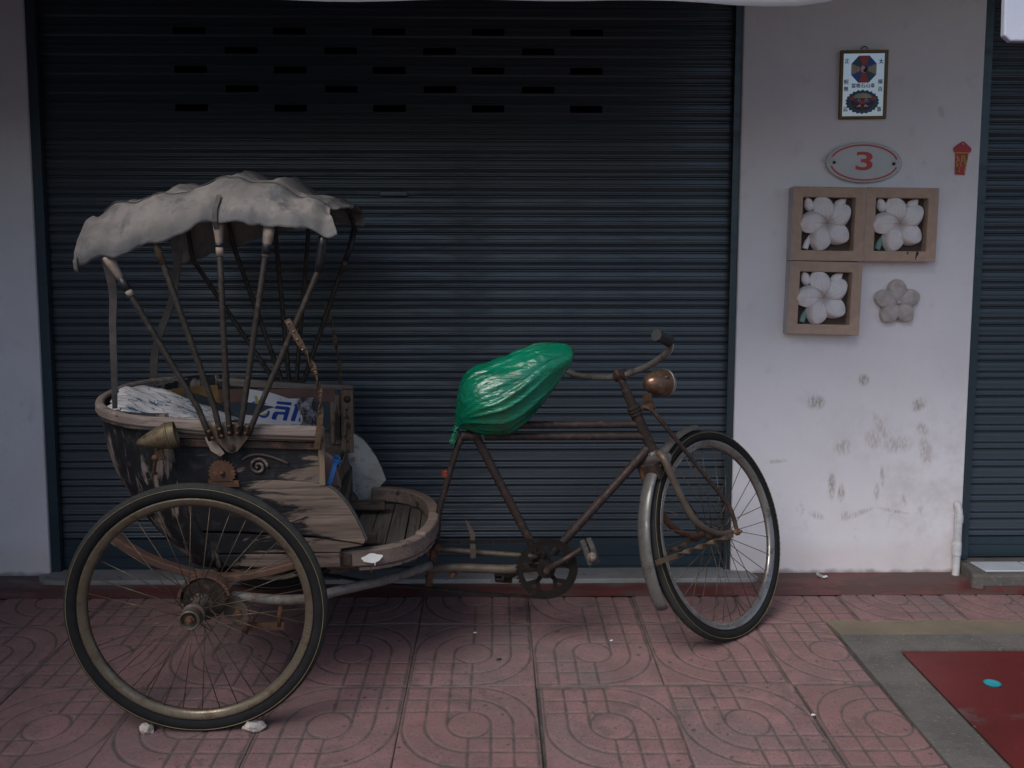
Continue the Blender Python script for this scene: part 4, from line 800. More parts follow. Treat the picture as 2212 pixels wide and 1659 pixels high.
# ---- hood bows
HOOD = {  # x of each hoop: cross-section (y, z)
 -.285: [(-.435, 1.280), (-.440, 1.315), (-.405, 1.358), (-.33, 1.398), (-.11, 1.434), (.06, 1.450), (.22, 1.440), (.36, 1.390), (.42, 1.300), (.425, 1.245)],
 -.215: [(-.440, 1.298), (-.440, 1.345), (-.40, 1.400), (-.31, 1.438), (-.10, 1.466), (.08, 1.474), (.24, 1.462), (.36, 1.412), (.42, 1.320), (.425, 1.262)],
 -.090: [(-.445, 1.342), (-.440, 1.400), (-.375, 1.455), (-.26, 1.490), (-.08, 1.508), (.12, 1.510), (.26, 1.490), (.37, 1.440), (.42, 1.360), (.425, 1.305)],
 .080:  [(-.450, 1.398), (-.435, 1.438), (-.350, 1.492), (-.24, 1.522), (-.08, 1.541), (.10, 1.543), (.25, 1.525), (.36, 1.475), (.41, 1.410), (.42, 1.365)],
 .212:  [(-.450, 1.385), (-.435, 1.430), (-.345, 1.492), (-.22, 1.520), (-.05, 1.534), (.12, 1.536), (.26, 1.515), (.35, 1.470), (.40, 1.415), (.41, 1.378)],
 .290:  [(-.452, 1.380), (-.435, 1.420), (-.350, 1.462), (-.22, 1.484), (-.05, 1.494), (.12, 1.496), (.25, 1.482), (.335, 1.450), (.375, 1.415), (.385, 1.392)],
 .385:  [(-.445, 1.368), (-.418, 1.398), (-.330, 1.430), (-.20, 1.450), (-.05, 1.460), (.11, 1.457), (.23, 1.446), (.305, 1.428), (.345, 1.402), (.355, 1.380)]}
def resample(sec, n):
    P = smoothpath([(0, y, z) for y, z in sec], 8); L = [0]
    for a, b_ in zip(P, P[1:]): L.append(L[-1] + (b_ - a).length)
    out = []; k = 0
    for i in range(n):
        t = L[-1] * i / (n - 1)
        while k < len(L) - 2 and L[k + 1] < t: k += 1
        f = (t - L[k]) / max(1e-9, L[k + 1] - L[k]); p = P[k].lerp(P[k + 1], f); out.append((p.y, p.z))
    return out
def hood_sec(x, n):
    ks = sorted(HOOD); S = [resample(HOOD[k], n) for k in ks]
    i = max(0, min(len(ks) - 2, sum(1 for k in ks if k <= x) - 1)); t = (x - ks[i]) / (ks[i + 1] - ks[i]); t2 = t * t * (3 - 2 * t)
    return [(a[0] + (b_[0] - a[0]) * t2, a[1] + (b_[1] - a[1]) * t2) for a, b_ in zip(S[i], S[i + 1])]
from mathutils import noise as mnoise
NXH, NYH = 150, 120; rows = []; hem = []
bowx = [-.22, -.09, .078, .212, .355]
for i in range(NXH + 1):
    u = i / NXH; x = -.290 + .683 * u; sec = hood_sec(x, NYH + 1); sag = min(abs(x - q) for q in bowx); sag = min(1, sag / .06); r = []
    for j, (y, z) in enumerate(sec):
        v = j / NYH; top = math.sin(math.pi * v)
        edge = max(0, 1 - v / .24); dn = .016 * sag * top * (1.4 if x > -.1 else .7)
        wob = mnoise.noise(Vector((x * 9, y * 4, 1.3))) * .007 + mnoise.noise(Vector((x * 22 + z * 8, y * 10, 4.1))) * .006 + .0065 * (1 - 2 * abs(mnoise.noise(Vector((x * 10 + y * 6, y * 5 + z * 10, 2.2))))) + .004 * (1 - 2 * abs(mnoise.noise(Vector((x * 26 - y * 9, y * 12 + z * 24, 6.2)))))
        fold = .012 * sag * edge + edge * (.011 * math.sin(x * 40 + 3 * math.sin(x * 11)) * (.4 + mnoise.noise(Vector((x * 6, 1, 1))) ** 2 * 3) + .010 * mnoise.noise(Vector((x * 24, v * 6, 7))))
        ridge = .009 * math.exp(-((v - .16 - .03 * math.sin(x * 17)) / .035) ** 2) * (1 + .6 * mnoise.noise(Vector((x * 14, 2, 2))))
        xx = x - .030 * max(0, (u - .90) / .10) * math.exp(-((v - .17) / .12) ** 2) + .004 * max(0, (u - .93) / .07) * max(0, 1 - v / .05) + .006 * mnoise.noise(Vector((x * 11, y * 11, 9)))
        r.append((xx, y - fold - ridge * .6, z - dn + wob + ridge + edge * (.010 * mnoise.noise(Vector((x * 18, 5, 5))) - .004)))
        hem.append(max(0, 1 - v / .075))
    rows.append(r)
hd = MB().grid(rows).obj('hood', 'canvas', rk, True)
at = hd.data.attributes.new('hem', 'FLOAT', 'POINT'); at.data.foreach_set('value', hem)
k = hd.modifiers.new('t', 'SOLIDIFY'); k.thickness = .004; k.offset = -1
# rear drop of the hood, rolled hem, seam and strap
r0 = rows[0]; rr = [[(p[0] - .010 * math.sin(math.pi * t), p[1], p[2] - .016 * t) for j, p in enumerate(r0[:int(NYH * .9)])] for t in (0, .35, .7, 1)]
o = MB().grid(rr).obj('hood_flap', 'canvas', hd, True); k = o.modifiers.new('t', 'SOLIDIFY'); k.thickness = .004
MB().tube([Vector(r[int(NYH * .19)]) + Vector((0, -.003, .003)) for r in rows[8:-6]], .0016, 5).obj('seam', 'strap_canvas', hd, True)
sx = 80; st = [Vector(rows[sx + int(.4 * math.sin(j))][j]) + Vector((0, -.006, .004)) for j in range(0, 13)]
MB().tube([st[0] + Vector((.002, .012, -.02))] + st, 0, flat=(.0062, .0015), up=(1, 0, 0)).obj('tie_strap', 'strap_canvas', hd)
near_top = [(-.218, 1.303), (-.092, 1.344), (.076, 1.401), (.210, 1.381), (.356, 1.369)]; near_mid = [(-.004, .891), (.041, .890), (.076, .890), (.121, .889), (.163, .889)]
nbase = [(.027, .818), (.055, .824), (.080, .832), (.103, .831), (.128, .831)]
far_top = [(-.219, 1.274), (-.078, 1.333), (.073, 1.377), (.189, 1.366), (.352, 1.385)]
for i in range(5):
    sec = hood_sec(near_top[i][0], 25); x0 = near_top[i][0]; arch = [(x0 + (far_top[i][0] - x0) * (j / 24), y * .975, z - .016) for j, (y, z) in enumerate(sec)][3:-3]
    pts = [(nbase[i][0], -.412, nbase[i][1] - .02), (near_mid[i][0], -.416, near_mid[i][1])]
    if i == 4: pts += [(.300, -.42, 1.185), (.337, -.42, 1.267), (.354, -.425, 1.33)]
    pts += [(x0, -.425, near_top[i][1])] + arch + [(far_top[i][0], .412, far_top[i][1])]
    if i == 4: pts += [(.335, .405, 1.312), (.290, .40, 1.20)]
    pts += [(.055 + .026 * i, .395, .84), (.050 + .016 * i, .39, .80)]
    Q = [Vector(p) for p in pts]; out = []
    for a, b_ in zip(Q, Q[1:]): out += [a, a.lerp(b_, .5)]
    out.append(Q[-1])
    bow = MB().tube(out, .0082, 10).obj('hood_bow', 'bow_paint', rk, True)
    t = Vector((x0, -.425, near_top[i][1])); m = Vector((near_mid[i][0], -.416, near_mid[i][1])) if i < 4 else Vector((.337, -.42, 1.267)); d_ = (m - t).normalized()
    if i in (0, 2, 3): MB().tube([t - d_ * .005, t + d_ * .022, t + d_ * .05, t + d_ * .075], [.0165, .0145, .0105, .0094], 12).obj('sleeve', 'leather_cream', bow, True)
    if i == 1: MB().tube([t - d_ * .02, t + d_ * .06], [.0105, .0098], 12).obj('sleeve', 'iron_strap', bow, True)
    if i == 0: MB().tube([t + d_ * .060, t + d_ * .098], .0106, 10).obj('tape', 'black_tape', bow, True); MB().tube([t + d_ * .098, t + d_ * .115], .0100, 10).obj('tape', 'leather_cream', bow, True)
    if i == 2: MB().tube([t + d_ * .058, t + d_ * .068], .0112, 10).obj('tape', 'black_tape', bow, True); MB().tube([t + d_ * .068, t + d_ * .092], .0102, 10).obj('tape', 'leather_cream', bow, True)
    if i == 3: MB().tube([t + d_ * .028, t + d_ * .068], .0120, 10).obj('tape', 'black_tape', bow, True)
    if i == 4:
        MB().tube([t + d_ * .0, t + d_ * .03, t + d_ * .075, t + d_ * .105], [.012, .0125, .0110, .0100], 10).obj('tape', 'plastic_black', bow, True)
        tf = Vector((far_top[i][0], .412, far_top[i][1])); MB().tube([tf, Vector((.335, .405, 1.312)), Vector((.318, .403, 1.27))], .0108, 10).obj('tape', 'black_tape', bow, True); MB().tube([Vector((.318, .403, 1.27)), Vector((.306, .402, 1.24))], .0102, 10).obj('tape', 'iron_strap', bow, True)
# hinge fans
for s in (-1, 1):
    y = s * .402
    fan = [(.030, .835), (.018, .812), (.048, .782), (.064, .764), (.080, .758), (.096, .764), (.112, .784), (.142, .820), (.138, .838), (.120, .842), (.112, .830), (.098, .842), (.084, .842), (.076, .842), (.064, .838), (.054, .828), (.046, .838)]
    fo = MB().prism(fan, y - .002, y + .003).obj('hinge_plate', 'tan_metal', rk, bevel=.001)
    MB().lathe([(.0, -.012), (.006, -.011), (.007, -.006), (.011, -.005), (.012, 0)], 12, c=(.080, y if s < 0 else y + .012, .774)).obj('bolt', 'rust_dark', fo, True, angle=40)
    for bx, bz in nbase:
        if s < 0: MB().lathe([(.0, -.016), (.0045, -.015), (.005, -.008)], 8, c=(bx * .9 + .008, y - .006, bz - .012)).obj('rivet', 'rust', fo, True); MB().lathe([(.0, -.018), (.0045, -.017), (.005, -.008)], 8, c=(bx * 1.05 - .004, y - .008, bz + .008)).obj('rivet', 'rust', fo, True)
MB().prism([(.018, .826), (.006, .800), (.020, .765), (.046, .748), (.058, .757), (.040, .785), (.030, .812)], -.394, -.397).obj('torn_gusset', 'leather_cream', rk)
# rear canvas straps and twisted iron straps
def strap(pts, w0, w1, name, mat, tw=None, th=.0015, up=(1, .4, 0)):
    P_ = smoothpath(pts, 8); n = len(P_); MB().tube(P_, 0, flat=lambda i: (w0 + (w1 - w0) * i / (n - 1), th), up=up, twist=[tw(i / (n - 1)) for i in range(n)] if tw else None).obj(name, mat, rk)
strap([(-.262, -.32, 1.30), (-.250, -.315, 1.21), (-.258, -.31, 1.11), (-.264, -.305, .98), (-.270, -.30, .87)], .013, .007, 'rear_strap', 'strap_canvas', lambda t: .5 * math.sin(4 * t))
strap([(-.235, .30, 1.31), (-.262, .30, 1.15), (-.322, .285, .985), (-.335, .27, .85)], .016, .012, 'rear_strap', 'strap_canvas', lambda t: .6 * math.sin(3 * t + .5), up=(1, .1, 0))
strap([(.250, -.43, 1.137), (.268, -.43, 1.102), (.318, -.425, .998), (.331, -.41, .892), (.316, -.398, .768)], .0085, .0085, 'iron_strap', 'iron_strap', lambda t: 0 if t < .35 else 9.4 * min(1, (t - .35) / .45), .0016, up=(1, 0, .3))
strap([(.245, .41, 1.115), (.266, .41, 1.02), (.287, .40, .90), (.292, .385, .815)], .008, .008, 'iron_strap', 'iron_strap', lambda t: 0 if t < .2 else 12.5 * (t - .2), .0016, up=(1, 0, .3))
for x, z in ((.254, 1.128), (.2675, 1.104), (.277, 1.082), (.290, 1.054)): MB().lathe([(.0, -.003), (.003, -.002), (.0034, .0)], 8, c=(x, -.4325, z)).obj('rivet', 'chrome_old', rk, True)
# ---- bicycle frame
def tb(name, pts, r, mat='frame_paint', n=14, sm=0): return MB().tube(smoothpath(pts, sm) if sm else pts, r, n).obj(name, mat, rk, True, angle=50)
tb('seat_tube', [(.772, 0, .714), (.970, 0, .318)], .0145); tb('top_tube', [(.80, 0, .712), (1.335, 0, .709)], .0125); tb('top_tube', [(.84, 0, .750), (1.315, 0, .749)], .0125)
tb('down_tube', [(1.030, 0, .315), (1.345, 0, .672)], .0145); tb('lug', [(1.290, 0, .610), (1.338, 0, .665)], .0165); tb('head_tube', [(1.285, 0, .812), (1.362, 0, .646)], .0175, n=18)
for z0, x0 in ((.806, 1.288), (.796, 1.2925), (.786, 1.297), (.655, 1.358)): MB().lathe([(.0175, -.004), (.0225, -.003), (.0225, .003), (.0175, .004)], 20, 'z').obj('headset_ring', 'rust_dark', rk, True, angle=30).matrix_local = Matrix.Translation((x0, 0, z0)) @ Matrix.Rotation(rad(-24.9), 4, 'Y')
tb('bottom_bracket', [(1.0, -.045, .279), (1.0, .045, .279)], .024, n=20); tb('seat_stay', [(.735, 0, .726), (.716, 0, .690), (.698, 0, .635), (.668, 0, .53), (.649, 0, .459), (.641, 0, .345)], .0105, 'frame_paint', 12, 4)
tb('seat_cluster', [(.725, 0, .716), (.785, 0, .716)], .0165); tb('stay_lug', [(.634, 0, .346), (.650, 0, .330)], .018, 'rust'); tb('drop_tube', [(.632, 0, .335), (.620, 0, .262), (.612, 0, .204)], .0125, 'rust', 14, 3)
tb('chain_stay', [(.99, -.02, .275), (.88, -.03, .270), (.70, -.03, .278), (.60, -.03, .276)], .0150, 'tan_metal', 14, 4); tb('chain_stay', [(.99, .03, .290), (.86, .04, .298), (.64, .045, .318)], .0095, 'tan_metal', 12, 4)
tb('stay_clip', [(.70, -.03, .262), (.69, -.03, .248)], .010, 'rust'); MB().prism([(.752, .300), (.770, .300), (.768, .385), (.740, .432), (.737, .428), (.752, .380)], .000, .004).obj('brake_lever_stub', 'tan_metal', rk)
# chainring, cranks, pedals
n_t = 48; cy = -.058; mb = MB(); ro = []; 
for i in range(n_t * 2): a = 2 * math.pi * i / (n_t * 2); r = .102 if i % 2 else .094; ro.append((r * math.cos(a), r * math.sin(a)))
V = [(x, cy, z) for x, z in ro] + [(  .077 * math.cos(2 * math.pi * i / 96), cy, .077 * math.sin(2 * math.pi * i / 96)) for i in range(96)]; V += [(x, cy + .004, z) for x, y, z in V]
mb.add(V, [(i, (i + 1) % 96, 96 + (i + 1) % 96, 96 + i) for i in range(96)] + [(192 + i, 288 + i, 288 + (i + 1) % 96, 192 + (i + 1) % 96) for i in range(96)] + [(96 + i, 96 + (i + 1) % 96, 288 + (i + 1) % 96, 288 + i) for i in range(96)] + [(i, 192 + i, 192 + (i + 1) % 96, (i + 1) % 96) for i in range(96)])
for i in range(5):
    a = 2 * math.pi * i / 5 + .35
    for d_a, r1 in ((-.30, .083), (.30, .083)): mb.tube([(.026 * math.cos(a), cy + .002, .026 * math.sin(a)), (.050 * math.cos(a), cy + .002, .050 * math.sin(a)), (r1 * math.cos(a + d_a), cy + .002, r1 * math.sin(a + d_a))], 0, flat=(.0025, .0075), up=(0, 1, 0))
mb.lathe([(.0, -.066), (.030, -.066), (.032, -.058), (.030, -.050)], 24); cr = mb.obj('chainring', 'grease', rk); cr.location = (1.0, 0, .279)
MB().tube([(1.0, -.072, .279), (1.060, -.078, .318), (1.131, -.086, .366)], [.0125, .009, .0085], 10).obj('crank', 'frame_paint', rk, True); MB().tube([(1.0, .060, .279), (.94, .07, .238), (.869, .082, .192)], [.0125, .009, .0085], 10).obj('crank', 'grease', rk, True)
MB().lathe([(.0, -.086), (.010, -.084), (.012, -.076)], 12, c=(1.0, 0, .279)).obj('crank_bolt', 'rust_dark', rk, True, angle=40)
def pedal(M4, mat, capmat):
    p = MB().box((0, -.055, .011), (.030, .045, .0085)).obj('pedal', mat, rk, bevel=.004); p.matrix_local = M4
    MB().box((0, -.055, -.011), (.030, .045, .0085)).obj('pedal_block', mat, p, bevel=.004); MB().tube([(0, .008, 0), (0, -.10, 0)], .0085, 10).obj('pedal_axle', 'rust_dark', p, True)
    MB().lathe([(.0, -.128), (.009, -.125), (.015, -.114), (.015, -.102), (.010, -.100)], 16).obj('pedal_cap', capmat, p, True)
pedal(Matrix.Translation((1.131, -.090, .366)) @ Matrix.Rotation(rad(72), 4, 'Y'), 'pedal_rubber', 'grey_paint'); pedal(Matrix.Translation((.869, .090, .192)) @ Matrix.Rotation(rad(4), 4, 'Y') @ Matrix.Rotation(math.pi, 4, 'Z'), 'plastic_black', 'plastic_black')
# chain
def chainrun(pts, mb):
    P_ = smoothpath(pts, 30); L = [0]
    for a, b_ in zip(P_, P_[1:]): L.append(L[-1] + (b_ - a).length)
    s_ = 0; k = 0; i = 0
    while s_ < L[-1] - .0127:
        while L[k + 1] < s_ + .006: k += 1
        d_ = (P_[k + 1] - P_[k]).normalized(); c_ = P_[k]; R3 = Matrix.Rotation(-math.atan2(d_.z, d_.x), 3, 'Y'); hy = .0046 if i % 2 else .0032
        mb.box((c_.x, c_.y - hy, c_.z), (.0072, .0008, .0042), R3); mb.box((c_.x, c_.y + hy, c_.z), (.0072, .0008, .0042), R3); mb.box((c_.x - d_.x * .0063, c_.y, c_.z - d_.z * .0063), (.0030, .0030, .0030), R3); s_ += .0127; i += 1
mb = MB(); top = [(.02, -.056, .390), (.35, -.056, .376), (.65, -.056, .374), (.95, -.056, .374), (1.0, -.056, .379)]; chainrun(top, mb)
chainrun([(1.0 + .1 * math.cos(t), -.056, .279 + .1 * math.sin(t)) for t in np.linspace(math.pi / 2, -math.pi / 2, 9)], mb)
chainrun([(1.0, -.056, .179), (.80, -.056, .196), (.59, -.056, .222), (.44, -.056, .240), (.295, -.056, .268), (.02, -.056, .302)], mb)
ch = mb.obj('chain', 'grease', rk); ch['kind'] = 'stuff'
# orange wire on the seat stay
mb = MB(); tt = np.linspace(0, 10, 50)
mb.tube([(.674 + .013 * math.cos(3.1 * t), .004 + .013 * math.sin(3.1 * t), .590 + .009 * math.sin(1.3 * t)) for t in tt], .0009, 5); mb.obj('orange_wire', 'orange_wire', rk, True)
# ---- steering: frame with x forward along the wheel, z up the steering axis, y left
ax = Vector((math.sin(rad(24.9)), 0, -math.cos(rad(24.9)))); f0 = Vector((math.cos(rad(24.9)), 0, math.sin(rad(24.9)))); dl = rad(43.8)
fv = f0 * math.cos(dl) + Vector((0, 1, 0)) * math.sin(dl); nv_ = ax.cross(fv); lv = -nv_; uv = -ax
ST = Matrix(((fv.x, lv.x, uv.x, 1.285), (fv.y, lv.y, uv.y, 0), (fv.z, lv.z, uv.z, .812), (0, 0, 0, 1)))
def S(p): return ST @ Vector(p)
def stp(mb, name, mat, sm=True, parent=rk, angle=50, bevel=0): o = mb.obj(name, mat, parent, sm, bevel, angle if sm else None); o.matrix_local = ST if parent is rk else Matrix(); return o
WC = (.134, 0, -.563)
def front_hub(w):
    MB().lathe([(.027, .036), (.028, .032), (.024, .029), (.013, .022), (.011, 0), (.013, -.022), (.024, -.029), (.028, -.032), (.027, -.036), (.011, -.038), (.010, -.050), (.0, -.051)], 24).obj('hub', 'rust_dark', w, True, angle=35)
    MB().tube([(0, -.098, 0), (0, .098, 0)], .0055, 10).obj('axle', 'rust', w, True)
wheel('front_wheel', W2, ST @ Matrix.Translation(WC), front_hub, 32, .022)
# mudguard
rows = []
for i in range(41):
    a = rad(72 + 113 * i / 40); R_ = .384 + .034 * (i / 40) ** 1.5; r = []
    for j in range(11):
        t = rad(-80 + 160 * j / 10); r.append((WC[0] + (R_ - .016 + .016 * math.cos(t) * 1.0) * math.cos(a), .026 * math.sin(t), WC[2] + (R_ - .016 + .016 * math.cos(t)) * math.sin(a)))
    rows.append(r)
mg = stp(MB().grid(rows), 'front_mudguard', 'guard_grey'); k = mg.modifiers.new('t', 'SOLIDIFY'); k.thickness = .0015
for s in (-1, 1):
    bl = smoothpath([(-.010, s * .030, -.178), (-.022, s * .050, -.195), (-.030, s * .056, -.25), (-.029, s * .056, -.333), (-.014, s * .056, -.430), (.035, s * .057, -.500), (.085, s * .058, -.540), (.134, s * .060, -.563)], 5)
    stp(MB().tube(bl, [.0140 - .0045 * i / (len(bl) - 1) for i in range(len(bl))], 14), 'fork_blade', 'tan_metal' if s < 0 else 'rust')
    br = smoothpath([(.022, s * .022, -.020), (.030, s * .044, -.045), (.060, s * .058, -.16), (.100, s * .070, -.30), (.148, s * .078, -.455), (.150, s * .079, -.510), (.134, s * .080, -.563)], 5)
    stp(MB().tube(br, .0075, 12), 'fork_brace', 'rust_dark')
    A_ = Vector((-.238, s * .027, -.452)); B_ = Vector((.120, s * .070, -.566)); P_ = [A_.lerp(B_, t) for t in np.linspace(0, 1, 60)]
    stp(MB().tube(P_, 0, flat=(.0085, .0016), up=(0, 0, 1), twist=[0 if t < .25 else 12.6 * (t - .25) / .65 if t < .9 else 12.6 for t in np.linspace(0, 1, 60)]), 'mudguard_stay', 'iron_strap', False)
    stp(MB().lathe([(.0, s * .012), (.011, s * .010), (.013, 0)], 14, c=(.134, s * .078, -.563)), 'axle_nut', 'rust')
stp(MB().lathe([(.0, .0), (.016, .003), (.024, .012), (.026, .030), (.020, .045), (.018, .05)], 20, 'z', (-.004, 0, -.216)), 'fork_crown', 'chrome_old')
stp(MB().tube([(-.012, -.060, -.196), (-.010, 0, -.188), (-.012, .060, -.196)], [.0165, .020, .0165], 14), 'crown_shoulder', 'chrome_old')
stp(MB().box((-.042, 0, -.222), (.016, .028, .030)), 'mudguard_clip', 'rust_dark', False, bevel=.006)
stp(MB().tube([(0, 0, 0), (0, 0, .055)], .0150, 16), 'steerer_collar', 'frame_paint'); stp(MB().tube([(0, 0, .05), (.003, 0, .10)], .0118, 14), 'stem', 'frame_paint'); stp(MB().lathe([(.0125, .0), (.0155, .002), (.0155, .008), (.0125, .010)], 18, 'z', (0, 0, .050)), 'stem_collar', 'rust_dark')
stp(MB().tube([(.010, -.022, .106), (.010, .022, .106)], .0185, 16), 'bar_clamp', 'frame_paint'); stp(MB().tube([(.003, 0, .092), (-.004, 0, .128)], .0065, 8), 'clamp_bolt', 'rust')
bar = smoothpath([(-.078, -.275, .219), (-.050, -.272, .200), (-.029, -.263, .185), (-.008, -.245, .163), (-.002, -.21, .140), (.014, -.12, .114), (.016, -.05, .106), (.010, 0, .104), (.016, .05, .106), (.030, .12, .114), (.030, .20, .138), (.045, .25, .160), (.020, .27, .176), (-.03, .275, .200)], 6)
stp(MB().tube(bar, .0108, 14), 'handlebar', 'chrome_old')
d1 = Vector((-.078, -.275, .219)) - Vector((-.029, -.263, .185)); g0 = Vector((-.029, -.263, .185)); d1.normalize()
stp(MB().tube([g0, g0 + d1 * .012, g0 + d1 * .070, g0 + d1 * .078], [.0185, .0165, .0165, .0175], 18), 'grip', 'grip_rubber'); gf = Vector((.010, .272, .182)); stp(MB().tube([gf, Vector((-.05, .277, .21))], .0165, 16), 'grip', 'grip_rubber')
# headlamp on its bracket
stp(MB().tube([(.0, 0, -.030), (.04, 0, -.030), (.078, 0, -.034)], 0, flat=(.016, .006), up=(0, 1, 0)), 'lamp_arm', 'rust', False, bevel=.003)
stp(MB().tube([(.078, .0, -.055), (.080, .0, -.020), (.092, 0, .000)], 0, flat=(.018, .0028), up=(0, 1, 0)), 'lamp_bracket', 'rust', False); stp(MB().tube([(.055, -.030, -.034), (.055, .030, -.034)], .010, 10), 'bracket_bolt', 'rust')
tl = rad(-26)
hl = MB().lathe([(.0, -.070), (.018, -.066), (.034, -.052), (.0445, -.030), (.0505, -.004), (.0535, .022), (.0540, .036), (.0555, .038), (.0555, .046), (.0530, .048), (.045, .060), (.025, .068), (.0, .071)], 36, 'x').obj('headlamp', 'copper_lamp', rk, True, angle=40); hl.matrix_local = ST @ Matrix.Translation((.165, 0, .006)) @ Matrix.Rotation(rad(24), 4, 'Y') @ Matrix.Diagonal((.86, .86, .86, 1))
MB().lathe([(.0562, .036), (.0572, .039), (.0572, .045), (.0562, .048)], 36, 'x').obj('lamp_ring', 'chrome_old', hl, True)
MB().lathe([(.0, .050), (.0, .0)][:0] + [(.0515, .0485), (.0455, .0608), (.0255, .0688), (.0, .0718)], 36, 'x').obj('lens', 'lens_glass', hl, True)
MB().tube([(-.012, -.050, .012), (.0, -.0535, .018), (.010, -.052, .010)], .0028, 6).obj('lamp_catch', 'chrome_old', hl, True)

# ------------------------------------------------------------------ things in and on the rickshaw
def inRK(x, y, z): return RK @ Matrix.Translation((x, y, z))
# crumpled torn sheet over the seat back
t = empty('torn_sheet', inRK(-.16, -.06, .80)); tag(t, 'crumpled torn white vinyl sheet over the rear of the seat', 'sheet')
rows = []
for i in range(41):
    u = i / 40; r = []
    for j in range(41):
        v = j / 40; x = -.150 + .300 * u + .02 * mnoise.noise(Vector((v * 5, 0, 3))); y = -.235 + .42 * v
        if u in (0, 1) or v in (0, 1): x += .012 * mnoise.noise(Vector((u * 19, v * 19, 1))); y += .012 * mnoise.noise(Vector((u * 23, v * 23, 2)))
        z = .062 - .115 * u ** 1.4 + .030 * math.sin(math.pi * v) + .014 * mnoise.noise(Vector((u * 3.5, v * 3.5, 0))) + .007 * abs(mnoise.noise(Vector((u * 9, v * 8, 4))))
        r.append((x, y, z))
    rows.append(r)
o = MB().grid(rows).obj('vinyl', 'torn_vinyl', t, True); k = o.modifiers.new('t', 'SOLIDIFY'); k.thickness = .0015
rows = [[(-.115 + .16 * u + .01 * mnoise.noise(Vector((u * 9, v * 9, 2))), -.262 + .06 * v, .030 - .045 * u + .014 * mnoise.noise(Vector((u * 11, v * 7, 8))) + .02 * v) for u in np.linspace(0, 1, 26)] for v in np.linspace(0, 1, 10)]
o = MB().grid(rows).obj('foil_edge', 'crumpled_foil', t, False)
# printed sheet against the far side
ps = empty('printed_sheet', inRK(-.033, .340, .821)); tag(ps, 'torn white sheet with large blue letters inside the seat', 'sheet'); KZ = .0001602
q = lambda zx, zy: ((zx - 240) * KZ, -(zy - 156) * KZ - .010 * (zx - 240) / 1400)
MB().prism([q(*p) for p in ((200, 150), (590, 200), (720, 215), (900, 265), (1150, 345), (1400, 330), (1640, 330), (1660, 1010), (1100, 985), (500, 945), (60, 930), (150, 740), (340, 760), (520, 700), (680, 600), (860, 545), (500, 490), (220, 455))], -.0005, .001).obj('sheet', 'sheet_white', ps)
def ink(name, polys, mat, y=-.0012): return flat_part(name, [[q(*p) for p in P_] for P_ in polys], mat, ps, y, .0005)
ink('letter', [[(895, 410), (1215, 425), (1205, 495), (875, 470)], [(870, 512), (1150, 530), (1182, 560), (1092, 845), (1000, 838), (1060, 645), (1075, 600), (835, 578)], [(1060, 648), (850, 645), (800, 680), (755, 800), (775, 825), (855, 832), (880, 750), (915, 708), (1038, 712)]], 'ink_blue')
ink('letter', [[(1290, 455), (1400, 455), (1385, 520), (1270, 855), (1185, 845), (1180, 815), (1285, 520), (1265, 490)]], 'ink_blue'); ink('letter', [[(1430, 610), (1470, 650), (1400, 700), (1395, 670)], [(1450, 800), (1510, 810), (1500, 870), (1440, 865)], [(1370, 760), (1400, 770), (1390, 860), (1350, 855)]], 'ink_blue')
cir = lambda r, a0, a1: [(585 + r * math.cos(a), 660 - r * math.sin(a)) for a in np.linspace(a0, a1, 18)]
ink('emblem', [cir(140, -2.4, .25) + cir(90, -2.4, .25)[::-1]], 'ink_blue'); ink('emblem_field', [cir(88, -2.2, -.1)], 'ink_yellow'); ink('emblem_hand', [[(400, 310), (430, 298), (465, 315), (490, 470), (430, 470)]], 'ink_yellow'); ink('emblem', [[(330, 462), (400, 425), (425, 470)], [(495, 400), (520, 385), (680, 485), (495, 475)]], 'ink_blue', -.0011)
x_, z_ = q(1310, 938); textmesh('small_print', 'ESPCO T', .0115, 'ink_grey', ps, Matrix.Translation((x_, -.0018, z_)) @ STAND, .9)
x_, z_ = q(975, 355); textmesh('small_print', 'JI', .010, 'ink_grey', ps, Matrix.Translation((x_, -.0018, z_)) @ STAND)
rows = []
for i in range(22):
    rows.append([((1390 - 240 + 330 * j / 15 - 60 * math.sin(i * .33)) * KZ, -.004 - .012 * math.sin(math.pi * j / 15) - .012 * abs(mnoise.noise(Vector((i * .5, j * .5, 3)))), -(300 - 156 + 690 * i / 21) * KZ - .008) for j in range(16)])
MB().grid(rows).obj('crumpled_tape', 'crumpled_foil', ps)
# green bag tied over the saddle
bagM = inRK(.70, 0, .72); bg_ = empty('plastic_bag', bagM); tag(bg_, 'green plastic bag tied over the saddle', 'bag')
STN = [((.700, .716), (.700, .712), .008), ((.706, .745), (.712, .730), .016), ((.705, .775), (.722, .742), .022), ((.710, .830), (.745, .738), .055), ((.723, .888), (.780, .730), .092), ((.753, .931), (.832, .725), .118), ((.81, .955), (.880, .730), .126), ((.866, .976), (.925, .757), .120), ((.92, .999), (.957, .790), .108), ((.970, 1.019), (.994, .832), .092), ((1.02, 1.022), (1.034, .882), .074), ((1.062, 1.017), (1.052, .910), .060), ((1.083, 1.006), (1.074, .938), .046), ((1.090, .990), (1.084, .958), .018), ((1.090, .978), (1.088, .970), .004)]
ts = smoothpath([(a[0], a[1], 0) for a, b_, w_ in STN], 9); bs = smoothpath([(b_[0], b_[1], 0) for a, b_, w_ in STN], 9); ws = smoothpath([(w_, 0, 0) for a, b_, w_ in STN], 9)
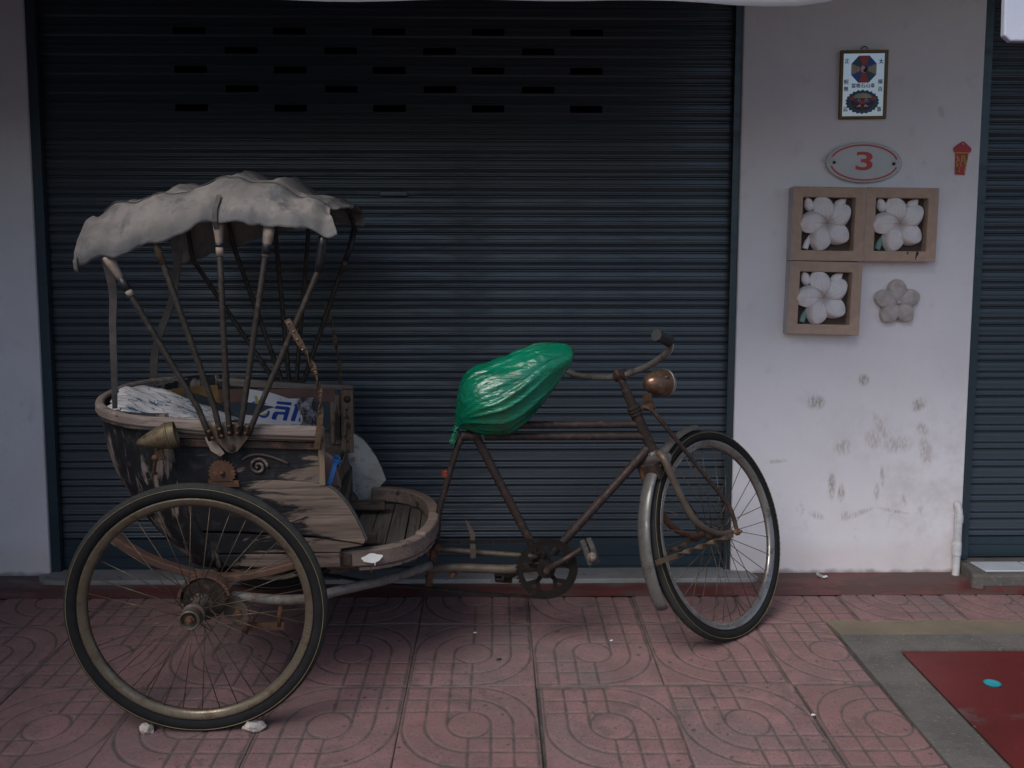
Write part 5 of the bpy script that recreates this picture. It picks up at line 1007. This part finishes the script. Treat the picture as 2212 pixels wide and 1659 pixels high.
rows = []; nb = 160; FR = np.random.default_rng(5); FOLDS = [(FR.uniform(0, 6.28), FR.uniform(-1.0, 1.0), FR.uniform(-.07, .11), FR.uniform(.03, .11), FR.uniform(0, .3), FR.uniform(.6, 1.0)) for _ in range(40)]
for i in range(len(ts)):
    u = i / (len(ts) - 1); T_, B_ = ts[i], bs[i]; c_ = (T_ + B_) / 2; hgt = (T_ - B_) / 2; w_ = max(.003, ws[i].x); r = []
    for j in range(nb):
        a = 2 * math.pi * j / nb; ca, sa = math.cos(a), math.sin(a)
        ample = min(1, 6 * u) * min(1, 5 * (1 - u))
        cr_ = 1 + ample * (.05 * mnoise.noise(Vector((ca * 1.6 + u * 1.1, sa * 1.6, u * 2.0)))) + .10 * math.exp(-(u / .16) ** 2) * math.sin(a * 13 + 2)
        for a0, sl, am, wd_, u0, u1 in FOLDS:
            dd = (a - a0 - sl * (u - .5) + math.pi) % (2 * math.pi) - math.pi
            env = max(0, min(1, (u - u0) / .12)) * max(0, min(1, (u1 - u) / .15))
            cr_ += am * env * math.exp(-abs(dd) / wd_) 
        cr_ += ample * .018 * (1 - 2 * abs(mnoise.noise(Vector((ca * 6 + u * 9, sa * 6, u * 9 + 3))))) * (1 if ca > -.2 else .35)
        r.append((c_.x + hgt.x * ca * cr_ - .70, -w_ * sa * cr_, c_.y + hgt.y * ca * cr_ - .72))
    rows.append(r)
mb = MB(); mb.grid(rows, closed_u=True); mb.f.append(tuple(range(nb))); mb.f.append(tuple(range((len(rows) - 1) * nb, len(rows) * nb))); mb.mi += [0, 0]
mb.obj('bag', 'green_plastic', bg_, True)
rows = [[(.010 - .018 * t + .008 * math.sin(j * .8), -.020 + .04 * j / 14 + .006 * math.sin(j * 1.7) * t, .018 - .050 * t + .004 * math.sin(j * 1.3)) for j in range(15)] for t in np.linspace(0, 1, 6)]
o = MB().grid(rows).obj('tied_tail', 'green_plastic', bg_, True); k = o.modifiers.new('t', 'SOLIDIFY'); k.thickness = .001
MB().tube([(.008 + .014 * math.cos(a), .022 * math.sin(a), .024 + .008 * math.cos(a)) for a in np.linspace(0, 2 * math.pi, 20, endpoint=False)], .0042, 7, closed=True).obj('knot', 'green_plastic', bg_, True)
